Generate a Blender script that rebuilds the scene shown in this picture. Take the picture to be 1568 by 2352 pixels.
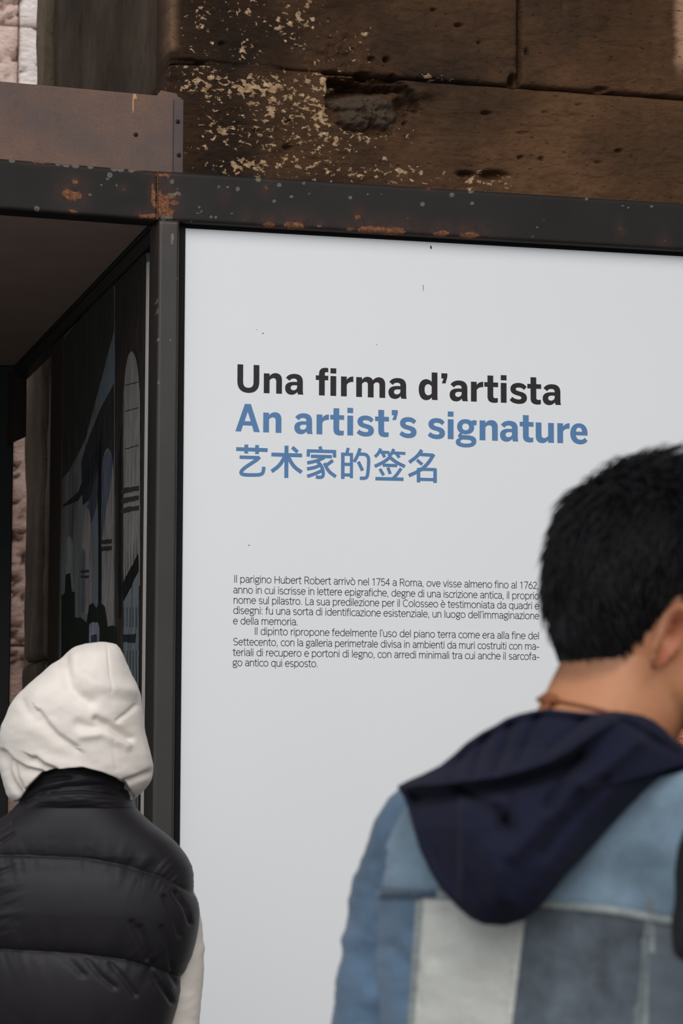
import bpy, bmesh, math
import numpy as np
from mathutils import Vector, Matrix

for _o in list(bpy.data.objects):
    bpy.data.objects.remove(_o)
SC = bpy.context.scene
COL = SC.collection
R = math.radians
W, H, F = 1568, 2352, 6000.0
CAM = np.array([0.0, -6.0, 1.5])
YAW, PIT, ROLL = R(14.93), R(5.40), R(0.20)

# ------------------------------------------------------------------ camera
_F = np.array([math.sin(YAW) * math.cos(PIT), math.cos(YAW) * math.cos(PIT), math.sin(PIT)])
_R = np.array([math.cos(YAW), -math.sin(YAW), 0.0])
_U = np.cross(_R, _F)
CR = _R * math.cos(ROLL) + _U * math.sin(ROLL)
CU = -_R * math.sin(ROLL) + _U * math.cos(ROLL)
CF = _F
cd = bpy.data.cameras.new('camera')
cd.sensor_fit = 'VERTICAL'
cd.sensor_height = 36.0
cd.lens = 36.0 * F / H
cd.clip_start = 0.05
cam = bpy.data.objects.new('camera', cd)
COL.objects.link(cam)
M = Matrix.Identity(4)
for i in range(3):
    M[i][0], M[i][1], M[i][2], M[i][3] = CR[i], CU[i], -CF[i], CAM[i]
cam.matrix_world = M
cd.dof.use_dof = True
cd.dof.focus_distance = 6.2
cd.dof.aperture_fstop = 10.0
SC.camera = cam

# ------------------------------------------------------------------ light
world = bpy.data.worlds.new('overcast_daylight')
SC.world = world
world.use_nodes = True
wn = world.node_tree.nodes
bg = wn['Background']
bg.inputs[0].default_value = (0.92, 0.96, 1.0, 1)
bg.inputs[1].default_value = 0.52
sun = bpy.data.lights.new('daylight', 'SUN')
sun.energy = 1.4
sun.angle = R(50)
sun.color = (1.0, 0.965, 0.93)
so = bpy.data.objects.new('daylight', sun)
COL.objects.link(so)
so.rotation_euler = (R(54), 0, R(-16))
SC.view_settings.view_transform = 'Standard'
SC.view_settings.look = 'None'
SC.view_settings.gamma = 1
SC.view_settings.use_curve_mapping = False
SC.view_settings.exposure = 0.54

# ------------------------------------------------------------------ geometry of the view (used only to measure real positions)
def ray(px, py):
    return CF + CR * (px - W / 2) / F - CU * (py - H / 2) / F
def onY(px, py, Y):
    d = ray(px, py); return CAM + d * ((Y - CAM[1]) / d[1])
def onX(px, py, X):
    d = ray(px, py); return CAM + d * ((X - CAM[0]) / d[0])
def onD(px, py, D):
    return CAM + ray(px, py) * D
def proj(P):
    P = np.asarray(P, float) - CAM
    z = P @ CF
    return W / 2 + F * (P @ CR) / z, H / 2 - F * (P @ CU) / z

# ------------------------------------------------------------------ numpy noise
def _h(ix, iy, iz, s):
    n = (ix.astype(np.int64) * 374761393 + iy.astype(np.int64) * 668265263 + iz.astype(np.int64) * 2147483647 + s * 974634777) & 0xffffffff
    n = ((n ^ (n >> 13)) * 1274126177) & 0xffffffff
    n = ((n ^ (n >> 16)) * 2246822519) & 0xffffffff
    return ((n ^ (n >> 15)) & 0xffffff) / float(0xffffff)
def vn(x, y, z=0.0, s=0):
    x, y, z = np.broadcast_arrays(np.asarray(x, float), np.asarray(y, float), np.asarray(z, float))
    ix, iy, iz = np.floor(x), np.floor(y), np.floor(z)
    fx, fy, fz = x - ix, y - iy, z - iz
    u, v, w = [t * t * (3 - 2 * t) for t in (fx, fy, fz)]
    r = 0
    for a in (0, 1):
        for b in (0, 1):
            for c in (0, 1):
                k = (u if a else 1 - u) * (v if b else 1 - v) * (w if c else 1 - w)
                r = r + k * _h(ix + a, iy + b, iz + c, s)
    return r * 2 - 1
def fbm(x, y, z=0.0, o=4, s=0):
    x, y, z = np.asarray(x, float), np.asarray(y, float), np.asarray(z, float)
    r = 0; a = .5
    for k in range(o):
        r = r + a * vn(x * 2 ** k, y * 2 ** k, z * 2 ** k, s + k); a *= .5
    return r
def sstep(a, b, x):
    t = np.clip((np.asarray(x, float) - a) / (b - a), 0, 1); return t * t * (3 - 2 * t)
def interp(x, tab, k):
    t = sorted(tab); return np.interp(x, [r[0] for r in t], [r[k] for r in t])

# ------------------------------------------------------------------ objects
def put(o, parent=None, label=None, cat=None, group=None, kind=None):
    COL.objects.link(o)
    if parent is not None: o.parent = parent
    if label: o['label'] = label
    if cat: o['category'] = cat
    if group: o['group'] = group
    if kind: o['kind'] = kind
    return o
def thing(name, label=None, cat=None, loc=(0, 0, 0), rz=0.0, group=None, kind=None):
    o = bpy.data.objects.new(name, None); o.empty_display_size = .1
    o.location = loc; o.rotation_euler = (0, 0, rz)
    return put(o, None, label, cat, group, kind)
def mesh(name, vs, fs, mat=None, parent=None, smooth=True, attrs=None, label=None, cat=None, kind=None, world=False):
    me = bpy.data.meshes.new(name)
    vs = np.asarray(vs, float)
    if world and parent is not None:      # vertices given in world space, stored in the parent's space
        Mi = np.array((Matrix.Translation(parent.location) @ Matrix.Rotation(parent.rotation_euler.z, 4, 'Z')).inverted())
        vs = vs @ Mi[:3, :3].T + Mi[:3, 3]
    me.from_pydata(vs.tolist(), [], [tuple(int(i) for i in f) for f in fs] if not isinstance(fs, list) else fs)
    me.validate()
    if smooth: me.polygons.foreach_set('use_smooth', [True] * len(me.polygons))
    for k, v in (attrs or {}).items():
        if len(me.vertices) != len(v): continue
        a = me.attributes.new(k, 'FLOAT', 'POINT'); a.data.foreach_set('value', np.asarray(v, np.float32))
    if mat: me.materials.append(mat)
    o = bpy.data.objects.new(name, me)
    return put(o, parent, label, cat, None, kind)
def gridf(nu, nv, off=0, wrapu=False):
    f = []
    for j in range(nv - 1):
        for i in range(nu if wrapu else nu - 1):
            a = off + j * nu + i; b = off + j * nu + (i + 1) % nu
            f.append((a, b, b + nu, a + nu))
    return f
def boxvf(x0, x1, y0, y1, z0, z1, off=0):
    v = [(x, y, z) for z in (z0, z1) for y in (y0, y1) for x in (x0, x1)]
    q = [(0, 2, 3, 1), (4, 5, 7, 6), (0, 1, 5, 4), (2, 6, 7, 3), (0, 4, 6, 2), (1, 3, 7, 5)]
    return v, [tuple(off + i for i in f) for f in q]
def bevel(o, w, seg=3, ang=40):
    m = o.modifiers.new('bevel', 'BEVEL'); m.width = w; m.segments = seg; m.limit_method = 'ANGLE'; m.angle_limit = R(ang)
    o.data.polygons.foreach_set('use_smooth', [True] * len(o.data.polygons))
    n = o.modifiers.new('wn', 'WEIGHTED_NORMAL'); n.keep_sharp = True
    return o
def box(name, x0, x1, y0, y1, z0, z1, mat, parent=None, bw=0.0, **k):
    v, f = boxvf(x0, x1, y0, y1, z0, z1)
    o = mesh(name, v, f, mat, parent, smooth=False, **k)
    if bw: bevel(o, bw)
    return o

# ------------------------------------------------------------------ materials
def srgb(r, g, b):
    def c(u):
        u /= 255.0
        return u / 12.92 if u < .04045 else ((u + .055) / 1.055) ** 2.4
    return (c(r), c(g), c(b), 1)
class Mat:
    def __init__(s, name, rough=.6, spec=.3, metal=0.0):
        s.m = bpy.data.materials.new(name); s.m.use_nodes = True
        s.t = s.m.node_tree; s.n = s.t.nodes; s.l = s.t.links
        s.b = s.n['Principled BSDF']
        s.b.inputs['Roughness'].default_value = rough
        s.b.inputs['Specular IOR Level'].default_value = spec
        s.b.inputs['Metallic'].default_value = metal
        s.co = s.n.new('ShaderNodeTexCoord').outputs['Object']
    def mapping(s, sc=(1, 1, 1), rot=(0, 0, 0)):
        m = s.n.new('ShaderNodeMapping'); m.inputs['Scale'].default_value = sc; m.inputs['Rotation'].default_value = rot
        s.l.new(s.co, m.inputs[0]); return m.outputs[0]
    def noise(s, scale, detail=4, rough=.55, sc=(1, 1, 1), dist=0.0, rot=(0, 0, 0)):
        n = s.n.new('ShaderNodeTexNoise'); n.inputs['Scale'].default_value = scale
        n.inputs['Detail'].default_value = detail; n.inputs['Roughness'].default_value = rough; n.inputs['Distortion'].default_value = dist
        s.l.new(s.mapping(sc, rot), n.inputs['Vector']); return n.outputs[0]
    def voro(s, scale, sc=(1, 1, 1), feat='F1'):
        n = s.n.new('ShaderNodeTexVoronoi'); n.feature = feat; n.inputs['Scale'].default_value = scale
        s.l.new(s.mapping(sc), n.inputs['Vector']); return n.outputs[0]
    def attr(s, name):
        n = s.n.new('ShaderNodeAttribute'); n.attribute_name = name; return n.outputs['Fac']
    def acol(s, name):
        n = s.n.new('ShaderNodeAttribute'); n.attribute_name = name; return n.outputs['Color']
    def math(s, op, a, b=None, c=None, clamp=False):
        n = s.n.new('ShaderNodeMath'); n.operation = op; n.use_clamp = clamp
        for i, v in enumerate((a, b, c)):
            if v is None: continue
            if isinstance(v, (int, float)): n.inputs[i].default_value = v
            else: s.l.new(v, n.inputs[i])
        return n.outputs[0]
    def ramp(s, f, stops, mode='LINEAR'):
        n = s.n.new('ShaderNodeValToRGB'); n.color_ramp.interpolation = mode
        e = n.color_ramp.elements
        while len(e) < len(stops): e.new(.5)
        for q, (p, c) in zip(e, stops):
            q.position = p; q.color = c if isinstance(c, tuple) else (c, c, c, 1)
        s.l.new(f, n.inputs[0]); return n.outputs[0]
    def mix(s, f, a, b, mode='MIX'):
        n = s.n.new('ShaderNodeMix'); n.data_type = 'RGBA'; n.blend_type = mode
        for k, v in ((0, f), (6, a), (7, b)):
            if isinstance(v, (int, float)): n.inputs[k].default_value = v
            elif isinstance(v, tuple): n.inputs[k].default_value = v
            else: s.l.new(v, n.inputs[k])
        return n.outputs[2]
    def col(s, c):
        if isinstance(c, tuple): s.b.inputs['Base Color'].default_value = c
        else: s.l.new(c, s.b.inputs['Base Color'])
        return s
    def rough(s, r): s.l.new(r, s.b.inputs['Roughness']); return s
    def bump(s, h, st=.4, dist=.01):
        n = s.n.new('ShaderNodeBump'); n.inputs['Strength'].default_value = st; n.inputs['Distance'].default_value = dist
        s.l.new(h, n.inputs['Height'])
        if s.b.inputs['Normal'].links: s.l.new(s.b.inputs['Normal'].links[0].from_socket, n.inputs['Normal'])
        s.l.new(n.outputs[0], s.b.inputs['Normal']); return s

def stone(name, dark, mid, light, fleck=False, streak=(1, 1, 1), bs=.6):
    m = Mat(name, .85, .2)
    big = m.noise(2.2, 4, .6)
    fine = m.noise(38, 6, .65, streak)
    c = m.ramp(big, [(.32, dark), (.5, mid), (.72, light)])
    c = m.mix(.55, c, m.ramp(fine, [(.25, .28), (.5, .5), (.75, .72)]), 'OVERLAY')
    st = m.attr('stain')
    c = m.mix(st, c, m.mix(.8, c, (.36, .33, .31, 1), 'MULTIPLY'))
    pt = m.attr('pale')
    c = m.mix(pt, c, light if not fleck else srgb(176, 140, 112))
    gt = m.attr('grey')
    c = m.mix(gt, c, srgb(76, 66, 55))
    # small sharp pores, stretched along the bed
    pr = m.noise(46, 5, .62, (1, 1, 3.0), .3)
    pf = m.ramp(pr, [(.645, 0.0), (.675, 1.0)])
    c = m.mix(pf, c, m.mix(.85, c, (.12, .1, .09, 1), 'MULTIPLY'))
    m.bump(fine, bs, .006); m.bump(m.noise(11, 4, .6, streak, .6), bs, .02); m.bump(m.math('MULTIPLY', pf, -1.0), .6, .006)
    if fleck:
        d = m.attr('fleck')
        n1 = m.noise(52, 6, .6, (1, 1, 1.5), .35)
        n2 = m.noise(9, 2, .5)
        s = m.math('ADD', n1, m.math('MULTIPLY', m.math('SUBTRACT', n2, .5), .25))
        s = m.math('ADD', s, m.math('MULTIPLY', d, .20))
        ff = m.ramp(s, [(.676, 0.0), (.686, 1.0)])
        ff = m.math('MULTIPLY', ff, m.math('GREATER_THAN', d, .02))
        fc = m.ramp(m.noise(60, 4, .6), [(.3, srgb(118, 90, 66)), (.52, srgb(168, 138, 106)), (.75, srgb(206, 182, 150))])
        c = m.mix(ff, c, fc)
        m.bump(ff, .5, .004)
    m.col(c)
    return m.m
def steel(name, base, rough=.42, spec=.5):
    m = Mat(name, rough, spec)
    big = m.noise(3.5, 4, .6); fine = m.noise(160, 3, .6)
    c = m.ramp(big, [(.3, tuple(x * .82 for x in base[:3]) + (1,)), (.7, tuple(x * 1.2 for x in base[:3]) + (1,))])
    c = m.mix(.12, c, fine, 'OVERLAY')
    n1 = m.noise(55, 6, .7, dist=.6); n2 = m.noise(170, 5, .7)
    h = m.attr('haze')
    c = m.mix(m.math('MULTIPLY', h, m.ramp(n1, [(.35, .1), (.65, .9)])), c, srgb(78, 52, 44))
    r = m.math('ADD', m.attr('rust'), m.math('MULTIPLY', m.math('SUBTRACT', n1, .5), 1.1))
    rf = m.ramp(r, [(.52, 0.0), (.62, 1.0)])
    rc = m.ramp(n2, [(.3, srgb(66, 42, 30)), (.5, srgb(112, 74, 52)), (.72, srgb(150, 106, 80))])
    c = m.mix(rf, c, rc)
    p = m.math('ADD', m.attr('spot'), m.math('MULTIPLY', m.math('SUBTRACT', n1, .5), .5))
    pf = m.ramp(p, [(.5, 0.0), (.58, 1.0)])
    c = m.mix(pf, c, m.ramp(n2, [(.3, srgb(70, 66, 58)), (.7, srgb(116, 109, 97))]))
    m.col(c)
    rr = m.math('ADD', m.math('MULTIPLY', rf, .4), m.ramp(n1, [(.3, rough - .06), (.7, rough + .08)]), clamp=True)
    m.rough(rr); m.bump(rf, .35, .002); m.bump(pf, .3, .001); m.bump(fine, .05, .001)
    return m.m
def plain(name, c, rough=.6, spec=.3, metal=0.0, var=.15, scale=40, bump=0.0):
    m = Mat(name, rough, spec, metal)
    n = m.noise(scale, 4, .6)
    cc = m.ramp(n, [(.3, tuple(x * (1 - var) for x in c[:3]) + (1,)), (.7, tuple(min(1, x * (1 + var)) for x in c[:3]) + (1,))])
    m.col(cc)
    if bump: m.bump(n, bump, .003)
    return m.m
def cloth(name, c, weave=900, rough=.9, var=.2, bst=.25, blotch=6, sheen=.15):
    m = Mat(name, rough, .15)
    n = m.noise(blotch, 4, .6); f = m.noise(weave, 2, .6)
    cc = m.ramp(n, [(.3, tuple(x * (1 - var) for x in c[:3]) + (1,)), (.7, tuple(min(1, x * (1 + var)) for x in c[:3]) + (1,))])
    cc = m.mix(.3, cc, f, 'OVERLAY'); m.col(cc); m.bump(f, bst, .0015)
    m.b.inputs['Sheen Weight'].default_value = sheen
    return m.m

# ================================================================== SETTING
YW = 0.42
c0 = onY(396, 170, YW)
XC = float(c0[0])                       # corner of the pier
ZJ = float(onY(980, 183, YW)[2])        # bed joint
XJ = float(onY(1193, 90, YW)[0])        # upright joint
M_wall = stone('brown_travertine', srgb(50, 37, 27), srgb(78, 55, 37), srgb(104, 74, 50), True, (1, 1, 1.9))
M_side = stone('grey_brown_travertine', srgb(62, 53, 45), srgb(84, 72, 60), srgb(106, 92, 76), False, (1, 1, .5))  # greyer brown than the front face
M_lit_edge = stone('lit_edge_travertine', srgb(96, 82, 64), srgb(134, 118, 98), srgb(164, 148, 126), False, (1, 1, 1.5))  # lighter stone colour paints the light on the pier's far corner
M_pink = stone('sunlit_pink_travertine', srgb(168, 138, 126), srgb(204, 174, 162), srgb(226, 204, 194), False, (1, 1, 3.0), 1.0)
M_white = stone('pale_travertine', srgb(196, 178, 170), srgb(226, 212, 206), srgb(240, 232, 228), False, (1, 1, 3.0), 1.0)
M_mortar = plain('dark_joint_mortar', srgb(38, 29, 22), .95, .1, var=.3)

# flecks of old plaster: how dense, as (px, py, rx, ry, strength) measured on the wall face
FL = [(748, 200, 9, 34, 1.0), (768, 250, 10, 22, .8), (560, 200, 150, 34, 1.0), (470, 190, 80, 40, .75), (650, 240, 110, 60, .7), (720, 190, 36, 40, .8), (740, 250, 40, 50, .8), (560, 120, 90, 26, .55),
      (660, 50, 80, 60, .62), (560, 30, 60, 50, .35), (450, 50, 40, 90, .42), (540, 300, 120, 60, .62), (640, 330, 120, 50, .7), (740, 330, 90, 50, .72),
      (560, 378, 80, 24, 1.0), (690, 370, 90, 30, .85), (820, 395, 90, 26, .72), (835, 312, 50, 16, .9), (935, 315, 26, 18, .7), (1060, 415, 60, 22, .6), (1150, 420, 35, 16, .6),
      (920, 400, 60, 24, .55), (1010, 176, 36, 6, .8), (840, 80, 14, 16, .6), (700, 150, 200, 80, .22)]
def fleckd(px, py):
    d = np.zeros_like(px)
    for a, b, rx, ry, s in FL:
        d = np.maximum(d, s * np.exp(-(((px - a) / rx) ** 2 + ((py - b) / ry) ** 2) * .8))
    return np.where(d > .1, d, 0)
PITS = [(1053, 58, 9, 4, .02), (995, 23, 6, 3, .015), (1117, 259, 12, 4, .02), (1243, 364, 6, 4, .015), (1421, 347, 8, 4, .015), (1135, 402, 30, 9, .035), (1072, 398, 20, 6, .03),
        (1195, 362, 7, 4, .015), (1380, 205, 16, 5, .02), (1100, 98, 5, 3, .012), (888, 136, 7, 6, .03), (855, 134, 8, 5, .02), (1200, 305, 14, 3, .01), (1375, 372, 10, 3, .01),
        (660, 338, 10, 6, .02), (664, 280, 9, 4, .015), (510, 100, 8, 5, .015), (1210, 122, 5, 10, .02), (1295, 20, 6, 3, .01), (1250, 258, 8, 3, .01), (1330, 240, 10, 3, .01), (1180, 185, 10, 14, .05), (590, 300, 8, 3, .012)]
def axis(lo, hi, dlo, dhi, fine, coarse):
    pts = [lo, hi]
    a, b = max(lo, dlo), min(hi, dhi)
    if b > a:
        pts += list(np.linspace(a, b, max(2, int((b - a) / fine) + 1)))
        if a > lo: pts += list(np.linspace(lo, a, max(2, int((a - lo) / coarse) + 1)))
        if b < hi: pts += list(np.linspace(b, hi, max(2, int((hi - b) / coarse) + 1)))
    else:
        pts += list(np.linspace(lo, hi, max(2, int((hi - lo) / coarse) + 1)))
    return np.unique(np.round(pts, 5))

def front_block(parent, x0, x1, z0, z1, seed, cornered=False):
    g = .0003
    x0 += 0 if cornered else g; x1 -= g; z0 += g; z1 -= g
    X = axis(x0, x1, XC - .1, onY(1590, 200, YW)[0], .0032, .05)
    Z = axis(z0, z1, onY(1200, 470, YW)[2] - .06, onY(800, -20, YW)[2], .0032, .05)
    fineb = len(Z) > 40 and len(X) > 60
    XX, ZZ = np.meshgrid(X, Z)
    x, z = XX.ravel(), ZZ.ravel()
    Y = np.full_like(x, YW)
    px, py = proj(np.stack([x, Y, z], 1))
    D = .010 * fbm(x * 3, z * 5, 7.3 if seed <= 4 else seed * 7.3, 4, 1 if seed <= 4 else seed) + .0012 * math.sin(seed * 2.3)
    D = D + .0028 * fbm(x * 22, z * 60, seed, 3, seed + 3)
    # edges worn round
    wob = .012 * fbm(x * 9, z * 9, 3.3, 3, 11) + .004
    e = np.minimum(np.minimum(x1 - x, z - z0 + (.0)), z1 - z)
    if not cornered: e = np.minimum(e, x - x0)
    rag = np.clip(.5 + 1.6 * fbm(x * 16, z * 16, 2.2, 3, 13), .1, 1.6)
    soft = 1 - .94 * sstep(455, 490, px) * sstep(750, 735, px) * (np.abs(z - ZJ) < .05)
    D = D + soft * .022 * np.exp(-np.maximum(e - .0012, 0) / (.0016 + .0028 * rag)) + .0025 * np.exp(-e / .02)
    if cornered:
        ee = x - x0 + .012 * fbm(z * 6, z * 23, 1.0, 4, 5)
        D = D + .022 * np.exp(-np.maximum(ee, 0) / .010) + .012 * np.exp(-np.maximum(ee, 0) / .035)
        # chipped arris above the joint
        D = D + .016 * np.exp(-(((px - 404) / 14) ** 2)) * sstep(118, 96, py + 14 * fbm(py / 12, px / 9, 0, 3, 6))
    # the broken hollow at the joint: undercut at its top, a worn boulder core below
    rg = fbm(px / 26, py / 22, 0, 4, 21)
    q = ((px - 850) / 100) ** 2 + ((py - 238) / 70) ** 2 + .5 * rg
    cav = sstep(1.12, .86, q)
    D = D + cav * (.040 + .014 * fbm(px / 18, py / 14, 0, 4, 23))
    ytop = np.interp(px, [745, 760, 800, 850, 900, 935, 960], [188, 178, 182, 188, 192, 196, 205]) + 5 * fbm(px / 9, 0, 0, 3, 24)
    slot = sstep(-3, 3, py - ytop) * np.exp(-np.maximum(py - ytop, 0) / (4 + 17 * sstep(940, 770, px))) * sstep(748, 760, px) * sstep(945, 925, px)
    D = D + .085 * slot
    bl_ = lambda x0, y0, rx, ry: np.sqrt(np.clip(1 - ((px - x0) / rx) ** 2 - ((py - y0) / ry) ** 2, 0, 1))
    core = .040 * bl_(824, 262, 42, 34) + .030 * bl_(884, 256, 38, 36) + .020 * bl_(836, 230, 80, 22)
    core = core * (1 + .18 * fbm(px / 8, py / 8, 0, 3, 27))
    D = D - core * cav
    D = D + .012 * np.exp(-((px - 857) / 3.5) ** 2) * sstep(228, 240, py) * sstep(290, 280, py)
    # soft scoop right of the hole and the knuckle at its edge
    D = D + .02 * np.exp(-(((px - 960) / 50) ** 2 + ((py - 300) / 60) ** 2)) - .02 * np.exp(-(((px - 968) / 26) ** 2 + ((py - 212) / 16) ** 2))
    D = D + .03 * np.exp(-(((px - 932) / 14) ** 2 + ((py - 240) / 22) ** 2))
    # hollow above the hole
    D = D + .012 * np.exp(-(((px - 800) / 70) ** 2 + ((py - 120) / 60) ** 2)) * (1 + fbm(px / 14, py / 14, 0, 3, 2))
    # old crack at upper left joint continuing through the flecked face
    cr = 136 + (px - 400) * .085 + 7 * fbm(px / 40, 0, 0, 3, 9)
    D = D + .010 * np.exp(-((py - cr) / 2.2) ** 2) * sstep(480, 440, px) + .005 * np.exp(-((py - cr) / 2.5) ** 2) * sstep(760, 730, px)
    for a, b, rx, ry, dd in PITS:
        D = D + dd * np.exp(-(((px - a) / rx) ** 2 + ((py - b) / ry) ** 2) ** 1.5)
    Y = YW + D
    stain = np.clip(.55 * sstep(1330, 1400, px) * sstep(1520, 1480, px) * sstep(260, 120, py) + .75 * sstep(.2, .75, .5 + fbm(px / 160, py / 110, 0, 3, 31)) * sstep(1000, 700, px)
                    + .45 * sstep(480, 300, py) * sstep(1000, 600, px) + .5 * np.exp(-(((px - 800) / 60) ** 2 + ((py - 150) / 60) ** 2)) + .3 * np.exp(-(((px - 1120) / 90) ** 2 + ((py - 250) / 30) ** 2)), 0, 1)
    pale = .85 * sstep(1540, 1562, px + 8 * fbm(py / 18, 0, 0, 3, 4)) * sstep(190, 120, py) * sstep(1740, 1600, px + 60 * fbm(px / 60, py / 60, 0, 3, 14)) * sstep(-300, -100, py) + .35 * np.exp(-(((px - 402) / 10) ** 2)) * sstep(118, 96, py)  # first term paints the lit right corner, second is the chipped arris
    grey = .75 * cav * sstep(.0, .014, core)
    fl = fleckd(px, py) * (1 - .9 * (cav > .6))
    nx, nz = len(X), len(Z)
    V = np.stack([x, Y, z], 1)
    fs = gridf(nx, nz)
    # solid sides and back
    rim = list(range(nx)) + [j * nx + nx - 1 for j in range(1, nz)] + [(nz - 1) * nx + i for i in range(nx - 2, -1, -1)] + [j * nx for j in range(nz - 2, 0, -1)]
    back = V[rim].copy(); back[:, 1] = YW + .22
    n0 = len(V); V = np.vstack([V, back])
    m = len(rim)
    fs += [(rim[(i + 1) % m], rim[i], n0 + i, n0 + (i + 1) % m) for i in range(m)]
    fs.append(tuple(n0 + m - 1 - i for i in range(m)))
    pad = lambda a: np.concatenate([a, np.zeros(m)])
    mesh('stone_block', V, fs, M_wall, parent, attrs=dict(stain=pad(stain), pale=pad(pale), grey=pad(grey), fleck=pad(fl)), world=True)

wall = thing('wall_back', 'dark brown travertine pier face of large blocks flecked with old pale plaster', kind='structure', loc=(XC, YW, 0))
_m = mesh
def _blocks():
    top = ZJ + .62
    X2 = XJ + 1.35
    front_block(wall, XC, XJ, ZJ, top, 1, True)
    front_block(wall, XJ, X2, ZJ, top, 2)
    front_block(wall, X2, XJ + 1.9, ZJ, top, 22)
    front_block(wall, XC, XJ + .75, ZJ - .62, ZJ, 3, True)
    front_block(wall, XJ + .75, XJ + 1.9, ZJ - .62, ZJ, 4)
    # courses behind and below the panel, and above the frame
    for k, z in enumerate((ZJ - 1.24, ZJ - 1.86, ZJ - 2.48)):
        o = .0 if k % 2 else .45
        xs = [XC, XC + .7 + o, XC + 1.9 + o, XJ + 1.9]
        for i in range(3): front_block(wall, xs[i], xs[i + 1], z, z + .62, 5 + k * 3 + i, i == 0)
    front_block(wall, XC, XJ + .5, top, top + .6, 20, True)
    front_block(wall, XJ + .5, XJ + 1.9, top, top + .6, 21)
_blocks()
_e = _m('mortar', *boxvf(XC + .10, XJ + 1.88, YW + .155, YW + .24, 0, ZJ + 1.2), M_mortar, wall, smooth=False, world=True)

# the side of the pier running back into the passage (faces -X)
YE = float(onX(84, 150, XC)[1])
YS = float(onX(112, 150, XC)[1])
def side_block(parent, y0, y1, z0, z1, seed, mat, amp=1.0, tri=.012, proud=0.0):
    g = .0025; y0 += g; y1 -= g; z0 += g; z1 -= g
    Y = np.linspace(y0, y1, max(3, int((y1 - y0) / .02))); Z = np.linspace(z0, z1, max(3, int((z1 - z0) / tri)))
    YY, ZZ = np.meshgrid(Y, Z); y, z = YY.ravel(), ZZ.ravel()
    D = .018 * amp * fbm(y * 4, z * 3, seed, 4, seed) + .008 * amp * fbm(y * 18, z * 9, seed, 3, seed + 5)
    e = np.minimum(np.minimum(y - y0, y1 - y), np.minimum(z - z0, z1 - z))
    D = D + .02 * np.exp(-np.maximum(e - .002, 0) / .006)
    px, py = proj(np.stack([np.full_like(y, XC), y, z], 1))
    X = XC + .006 + D - proud
    stain = np.clip(.35 + .9 * fbm(y * 3.1, z * .9, seed, 3, 8), 0, 1)
    V = np.stack([X, y, z], 1); ny, nz = len(Y), len(Z)
    fs = [f[::-1] for f in gridf(ny, nz)]
    rim = list(range(ny)) + [j * ny + ny - 1 for j in range(1, nz)] + [(nz - 1) * ny + i for i in range(ny - 2, -1, -1)] + [j * ny for j in range(nz - 2, 0, -1)]
    back = V[rim].copy(); back[:, 0] = XC + .2; n0 = len(V); m = len(rim); V = np.vstack([V, back])
    fs += [(rim[i], rim[(i + 1) % m], n0 + (i + 1) % m, n0 + i) for i in range(m)]
    mesh('stone_block', V, fs, mat, parent, attrs=dict(stain=np.concatenate([stain, np.zeros(m)]), pale=np.zeros(len(V))), world=True)
sidew = thing('wall_left', 'grey-brown side face of the brown pier running back beside the steel booth', kind='structure', loc=(XC, YW + 1, 0))
_zs = [.02, ZJ - 2.3, ZJ - 1.45, ZJ - .02, ZJ + 1.22]
for k in range(4):
    z0, z1 = _zs[k], _zs[k + 1]
    ysp = [YW + .045, YS - .01] if k >= 2 else [YW + .045, YW + 1.05 + .3 * (k % 2), YS - .01]
    for i in range(len(ysp) - 1): side_block(sidew, ysp[i], ysp[i + 1], z0, z1, 40 + k * 4 + i, M_side)
    side_block(sidew, YS, YE if k == 3 else float(onX(60, 1100, XC)[1]), z0, z1, 70 + k, M_lit_edge if k == 3 else M_side, .6, proud=.012)
_m('mortar', *boxvf(XC + .09, XC + .25, YW + .16, YE - .03, 0, ZJ + 1.2), M_mortar, sidew, smooth=False, world=True)

# sunlit wall of the gallery far behind
YB = 8.0
far = thing('wall_far', 'pale pink pitted travertine wall in daylight far behind the booth', kind='structure', loc=(1, YB, 0))
M_pinkd = stone('brown_pink_travertine', srgb(136, 110, 98), srgb(172, 142, 128), srgb(198, 170, 156), False, (1, 1, 3.0), 1.0)  # darker, browner pink for the lower courses
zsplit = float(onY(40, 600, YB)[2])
xs_ = float(onY(44, 100, YB)[0])
def far_block(x0, x1, z0, z1, seed, mat):
    g = .006
    X = np.linspace(x0 + g, x1 - g, max(3, int((x1 - x0) / .02))); Z = np.linspace(z0 + g, z1 - g, max(3, int((z1 - z0) / .02)))
    XX, ZZ = np.meshgrid(X, Z); x, z = XX.ravel(), ZZ.ravel()
    D = .014 * fbm(x * 4, z * 9, seed, 4, seed)
    n = fbm(x * 12, z * 34, seed, 3, seed + 9)
    D = D + .05 * sstep(.26, .42, n)
    e = np.minimum(np.minimum(x - X[0], X[-1] - x), np.minimum(z - Z[0], Z[-1] - z)); D = D + .012 * np.exp(-e / .008)
    V = np.stack([x, YB + D, z], 1); nx, nz = len(X), len(Z)
    fs = gridf(nx, nz)
    rim = list(range(nx)) + [j * nx + nx - 1 for j in range(1, nz)] + [(nz - 1) * nx + i for i in range(nx - 2, -1, -1)] + [j * nx for j in range(nz - 2, 0, -1)]
    back = V[rim].copy(); back[:, 1] = YB + .2; n0 = len(V); m = len(rim); V = np.vstack([V, back])
    fs += [(rim[(i + 1) % m], rim[i], n0 + i, n0 + (i + 1) % m) for i in range(m)]
    mesh('stone_block', V, fs, mat, far, attrs=dict(stain=np.concatenate([.6 * sstep(.25, .45, n), np.zeros(m)])), world=True)
zc = [0.02, .75, 1.45, 2.1, zsplit, 3.5, 4.15, 4.8, 5.5, 6.2, 7.0, 7.8]
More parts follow.
